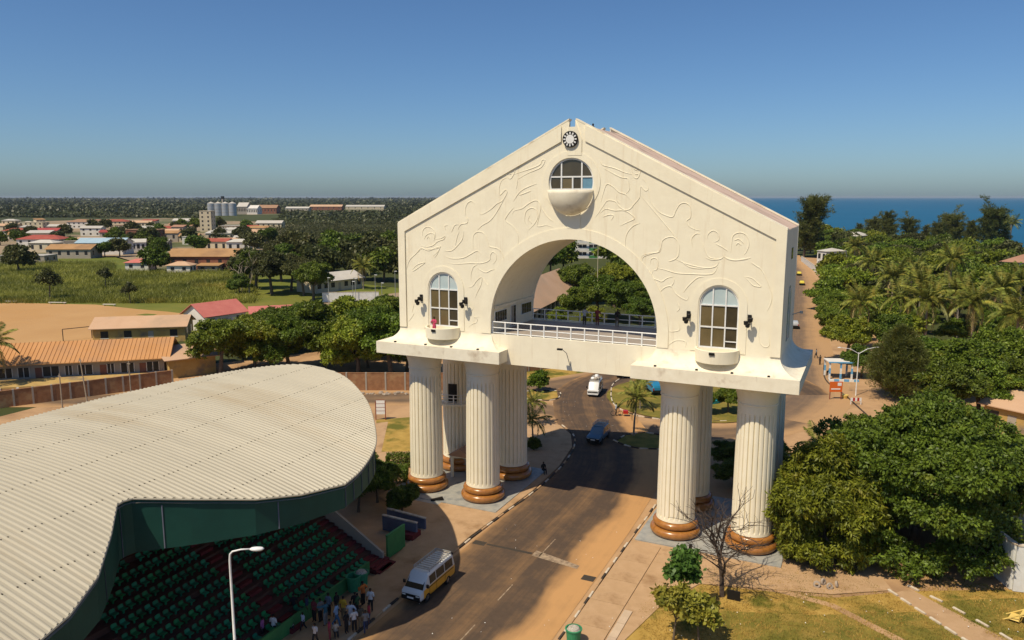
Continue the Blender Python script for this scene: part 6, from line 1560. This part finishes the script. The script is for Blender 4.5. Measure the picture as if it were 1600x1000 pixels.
for k in range(0,ns_+1,3): MB().box(FL*k/ns_-.06,FL*k/ns_+.06,.06,.18,0,2.3).build('post','barkpale',ft)
lowwall('boundary_wall',G(1520,870),G(1580,922),3.5,.3,'whitewall','whitewashed wall in leaf shadow at the lower right, running away from the camera')
lowwall('boundary_wall',G(1581,923),G(1640,930),3.5,.3,'whitewall','whitewashed wall end at the right edge facing the camera')
# the town
T=[(4,48,373,'hip','roof_red','wall_white',5.5,2,'white two-storey house with a red hipped roof at the far left'),
(27,94,391,'hip','roof_red','wall_white',6,2,'large white house with a red hipped roof in front of the town'),
(52,90,371,'gable','roof_red','wall_grey',5,1,'house with a dark red roof behind the large white house'),
(105,150,357,'hip','roof_brown','wall_white',6,2,'white house with a brown hipped roof at the back of the town'),
(163,198,356,'hip','roof_red','wall_cream',6,2,'house with a red hipped roof, right of the brown hipped one'),
(30,67,358,'flat','wall_cream','wall_cream',6,2,'cream flat-roofed house at the back left of the town'),
(-5,26,362,'gable','roof_tan','wall_cream',5,1,'house with a tan roof at the left edge of the town'),
(126,158,369,'gable','roof_grey','wall_white',6,2,'white gabled house in the middle of the town'),
(156,180,374,'gable','roof_red','wall_grey',5,1,'small house with a dark red roof next to the white gabled house'),
(198,248,383,'flat','roof_brown','wall_brick',9,2,'brown two-storey house with balconies in the middle of the town'),
(120,192,398,'gable','roof_blue','wall_white',6,1,'white hall with a pale blue roof'),
(73,142,404,'gable','roof_ochre','wall_grey',4.5,1,'grey workshop with an orange roof in front of the town'),
(0,70,411,'flat','roof_grey','wall_grey',3,1,'long low grey shed at the left edge before the meadow'),
(98,155,392,'flat','wall_grey','wall_grey',5,1,'unfinished grey block building behind the workshop'),
(262,372,422,'gable','roof_ochre','wall_brick',5.5,1,'large brick hall with a wide orange roof'),
(196,232,423,'hip','roof_pink','wall_white',3.2,1,'small house with a faded pink hipped roof by the meadow'),
(261,297,427,'hip','roof_tan','wall_white',3,1,'small white house with a tan hipped roof by the meadow'),
(309,341,424,'shed','roof_ochre','wall_grey',2.2,1,'rusty lean-to before the brick hall'),
(313,331,362,'flat','wall_cream','wall_cream',17,5,'tall narrow cream concrete tower block in the town'),
(366,400,389,'gable','roof_grey','wall_cream',6,2,'cream house at the right end of the town'),
(215,245,366,'gable','roof_grey','wall_cream',5,1,'pale-roofed house right of the red hipped roofs'),
(250,278,372,'gable','roof_tan','wall_cream',5,1,'tan-roofed house at the centre right of the town'),
(262,300,362,'gable','roof_brown','wall_cream',5,1,'low brown-roofed house behind the tree in the town'),
(285,312,382,'flat','roof_grey','wall_white',4.5,1,'white flat-roofed house left of the tower block'),
(335,362,376,'gable','roof_grey','wall_cream',5,1,'pale-roofed house right of the tower block'),
(372,410,372,'gable','roof_tan','wall_cream',4.5,1,'tan-roofed house before the dark wood'),
(236,262,389,'gable','roof_grey','wall_grey',4,1,'grey-roofed shed beside the brown two-storey house'),
(345,385,360,'flat','roof_grey','wall_grey',4,1,'low grey depot at the back right of the town'),
(75,104,363,'gable','roof_grey','wall_cream',5,1,'pale-roofed house left of the brown hipped one'),
(180,212,364,'flat','roof_brown','wall_cream',6,2,'cream flat-roofed house right of the white gabled house'),
(62,76,382,'shed','roof_brown','wall_grey',4,1,'narrow brown shed between two red-roofed houses'),
(270,300,352,'gable','roof_grey','wall_white',5,1,'small pale house at the edge of the scrub'),
(205,235,356,'gable','roof_tan','wall_cream',5,1,'tan-roofed house at the back of the town'),
(400,440,357,'gable','roof_grey','wall_cream',5,1,'pale-roofed shed behind the dark wood')]
for i,(xa,xb,py,rf2,rm,wm_,h,st,lab) in enumerate(T):
    a=G(xa,py); b=G(xb,py); L=math.hypot(a[0]-b[0],a[1]-b[1])
    house('house',lab,a,b,max(6,L*.5 if h<15 else L),h,rf2,rm,wm_,max(1.3,min(3.2,L*.09)) if rf2!='shed' else .7,.6,st,max(2,min(7,int(L/4))),'house','houses of the town',win=True,door=False)
rt=random.Random(12); rs_=random.Random(77)
zn=lambda px: 'at the far left' if px<60 else 'left of centre' if px<130 else 'in the centre' if px<200 else 'right of centre' if px<290 else 'near the tower block' if px<350 else 'at the right end'
for i in range(34):
    px=rs_.uniform(-5,420); py=rs_.choice((349.5,351.5,353.5,360,366,369,378,386,394))+rs_.uniform(-.6,.6)
    if py>376 and (px>400 or 60<px<100): continue
    wpx=rs_.uniform(13,30)*(py-300)/60; rm=rs_.choice(('roof_grey','roof_brown','roof_red','roof_tan','roof_grey','roof_ochre')); wm_=rs_.choice(('wall_white','wall_cream','wall_grey','wall_cream'))
    a=G(px,py); b=G(px+wpx,py+rs_.uniform(-.5,.3)); L=math.hypot(a[0]-b[0],a[1]-b[1])
    lab=wm_[5:]+' house, '+{'roof_grey':'pale','roof_brown':'brown','roof_red':'red','roof_tan':'tan','roof_ochre':'ochre'}[rm]+' roof, '+('back' if py<356 else 'middle' if py<375 else 'front')+' of the town, '+zn(px)
    house('house',lab,a,b,max(5,L*.6),rs_.uniform(3.2,6),rs_.choice(('gable','hip','gable','shed')),rm,wm_,1.4,.5,1,3,'house','houses of the town',door=False)
for i in range(46):
    px=rt.uniform(0,430); py=rt.uniform(352,402)
    if py>395 and px<75: continue
    x,y=G(px,py); m=rt.choice(('leaf_grey','leaf_dark','leaf_grey')); nh=min(T,key=lambda h:abs((h[0]+h[1])/2-px)+2*abs(h[2]-py)); side='left of' if px<(nh[0]+nh[1])/2 else 'right of'
    lab=('grey-green' if m=='leaf_grey' else 'dark green')+' tree '+('in front of' if py>nh[2]+2 else 'behind' if py<nh[2]-4 else side)+' the '+nh[8]
    lab=' '.join(lab.split()[:15]); plant(K['far%d'%(i%4)],'broadleaf_tree',x,y,lab,'trees of the town',rz=i,sc=rt.uniform(.8,1.5),leafmat_=m)
# silos and sheds on the skyline
s0=G(331,337); s1=G(364,337); sd_=math.hypot(s0[0]-s1[0],s0[1]-s1[1]); ux=((s1[0]-s0[0])/sd_,(s1[1]-s0[1])/sd_)
rad=sd_/3*.53; hS=19
slab_=['leftmost of the four steel grain silos','second from left of the four steel grain silos','third from left of the four steel grain silos','rightmost of the four steel grain silos']
for k in range(4):
    t=empty('silo',(s0[0]+ux[0]*sd_*k/3,s0[1]+ux[1]*sd_*k/3,0),slab_[k],'silo','grain silos')
    MB().lathe([(rad,0),(rad,hS)],28).build('drum','silo',t); MB().lathe([(rad*1.03,hS),(.8,hS+rad*.35),(.6,hS+rad*.35+.8)],28).build('cone_roof','roof_grey',t)
    for z in (5,10,15): MB().lathe([(rad+.08,z),(rad+.08,z+.5)],28,caps=False).build('hoop','wall_grey',t)
x,y=s0[0]+ux[0]*sd_*.3,s0[1]+ux[1]*sd_*.3
el=empty('elevator_tower',(x,y,0),'thin dark elevator tower above the silos','tower'); MB().box(-1.2,1.2,10,12,0,28).build('shaft','wall_grey',el); MB().box(-2.2,2.2,9.5,12.5,26,30).build('head_house','winfar',el)
for i,(xa,xb,py,h,rm,wm_,lab) in enumerate(((371,386,335,13,'roof_grey','wall_grey','grey mill building next to the silos'),(386,402,335,10,'wall_white','wall_white','white mill building with a pink base near the silos'),(402,432,334,10,'roof_brown','wall_brick','brown industrial block right of the silos'),(446,482,330,6,'roof_grey','wall_grey','low pale-roofed warehouse on the skyline, left one'),(484,534,328.5,8,'roof_tan','wall_brick','brown warehouse on the skyline'),(540,600,327.5,7,'roof_grey','wall_cream','long pale-roofed warehouse on the skyline, right one'))):
    a=G(xa,py); b=G(xb,py); L=math.hypot(a[0]-b[0],a[1]-b[1]); house('warehouse',lab,a,b,25,h,'gable',rm,wm_,h*.5,.6,1,6,'warehouse','sheds on the skyline',door=False)

# ================================================================== HAZE
hz = bpy.data.materials.new('haze'); hz.use_nodes = True; nt = hz.node_tree; nt.nodes.clear()
o_ = nt.nodes.new('ShaderNodeOutputMaterial'); pv = nt.nodes.new('ShaderNodeVolumePrincipled')
pv.inputs['Color'].default_value = (.56,.66,.78,1); pv.inputs['Density'].default_value = 4e-5; pv.inputs['Anisotropy'].default_value = .0
nt.links.new(pv.outputs[0], o_.inputs['Volume'])
MB().box(-FAR-200,FAR+200,-FAR-200,FAR+200,-1.2,46).build('haze', hz, None, kind='stuff', label='thin pale haze lying over the lowland and sea', cat='haze')
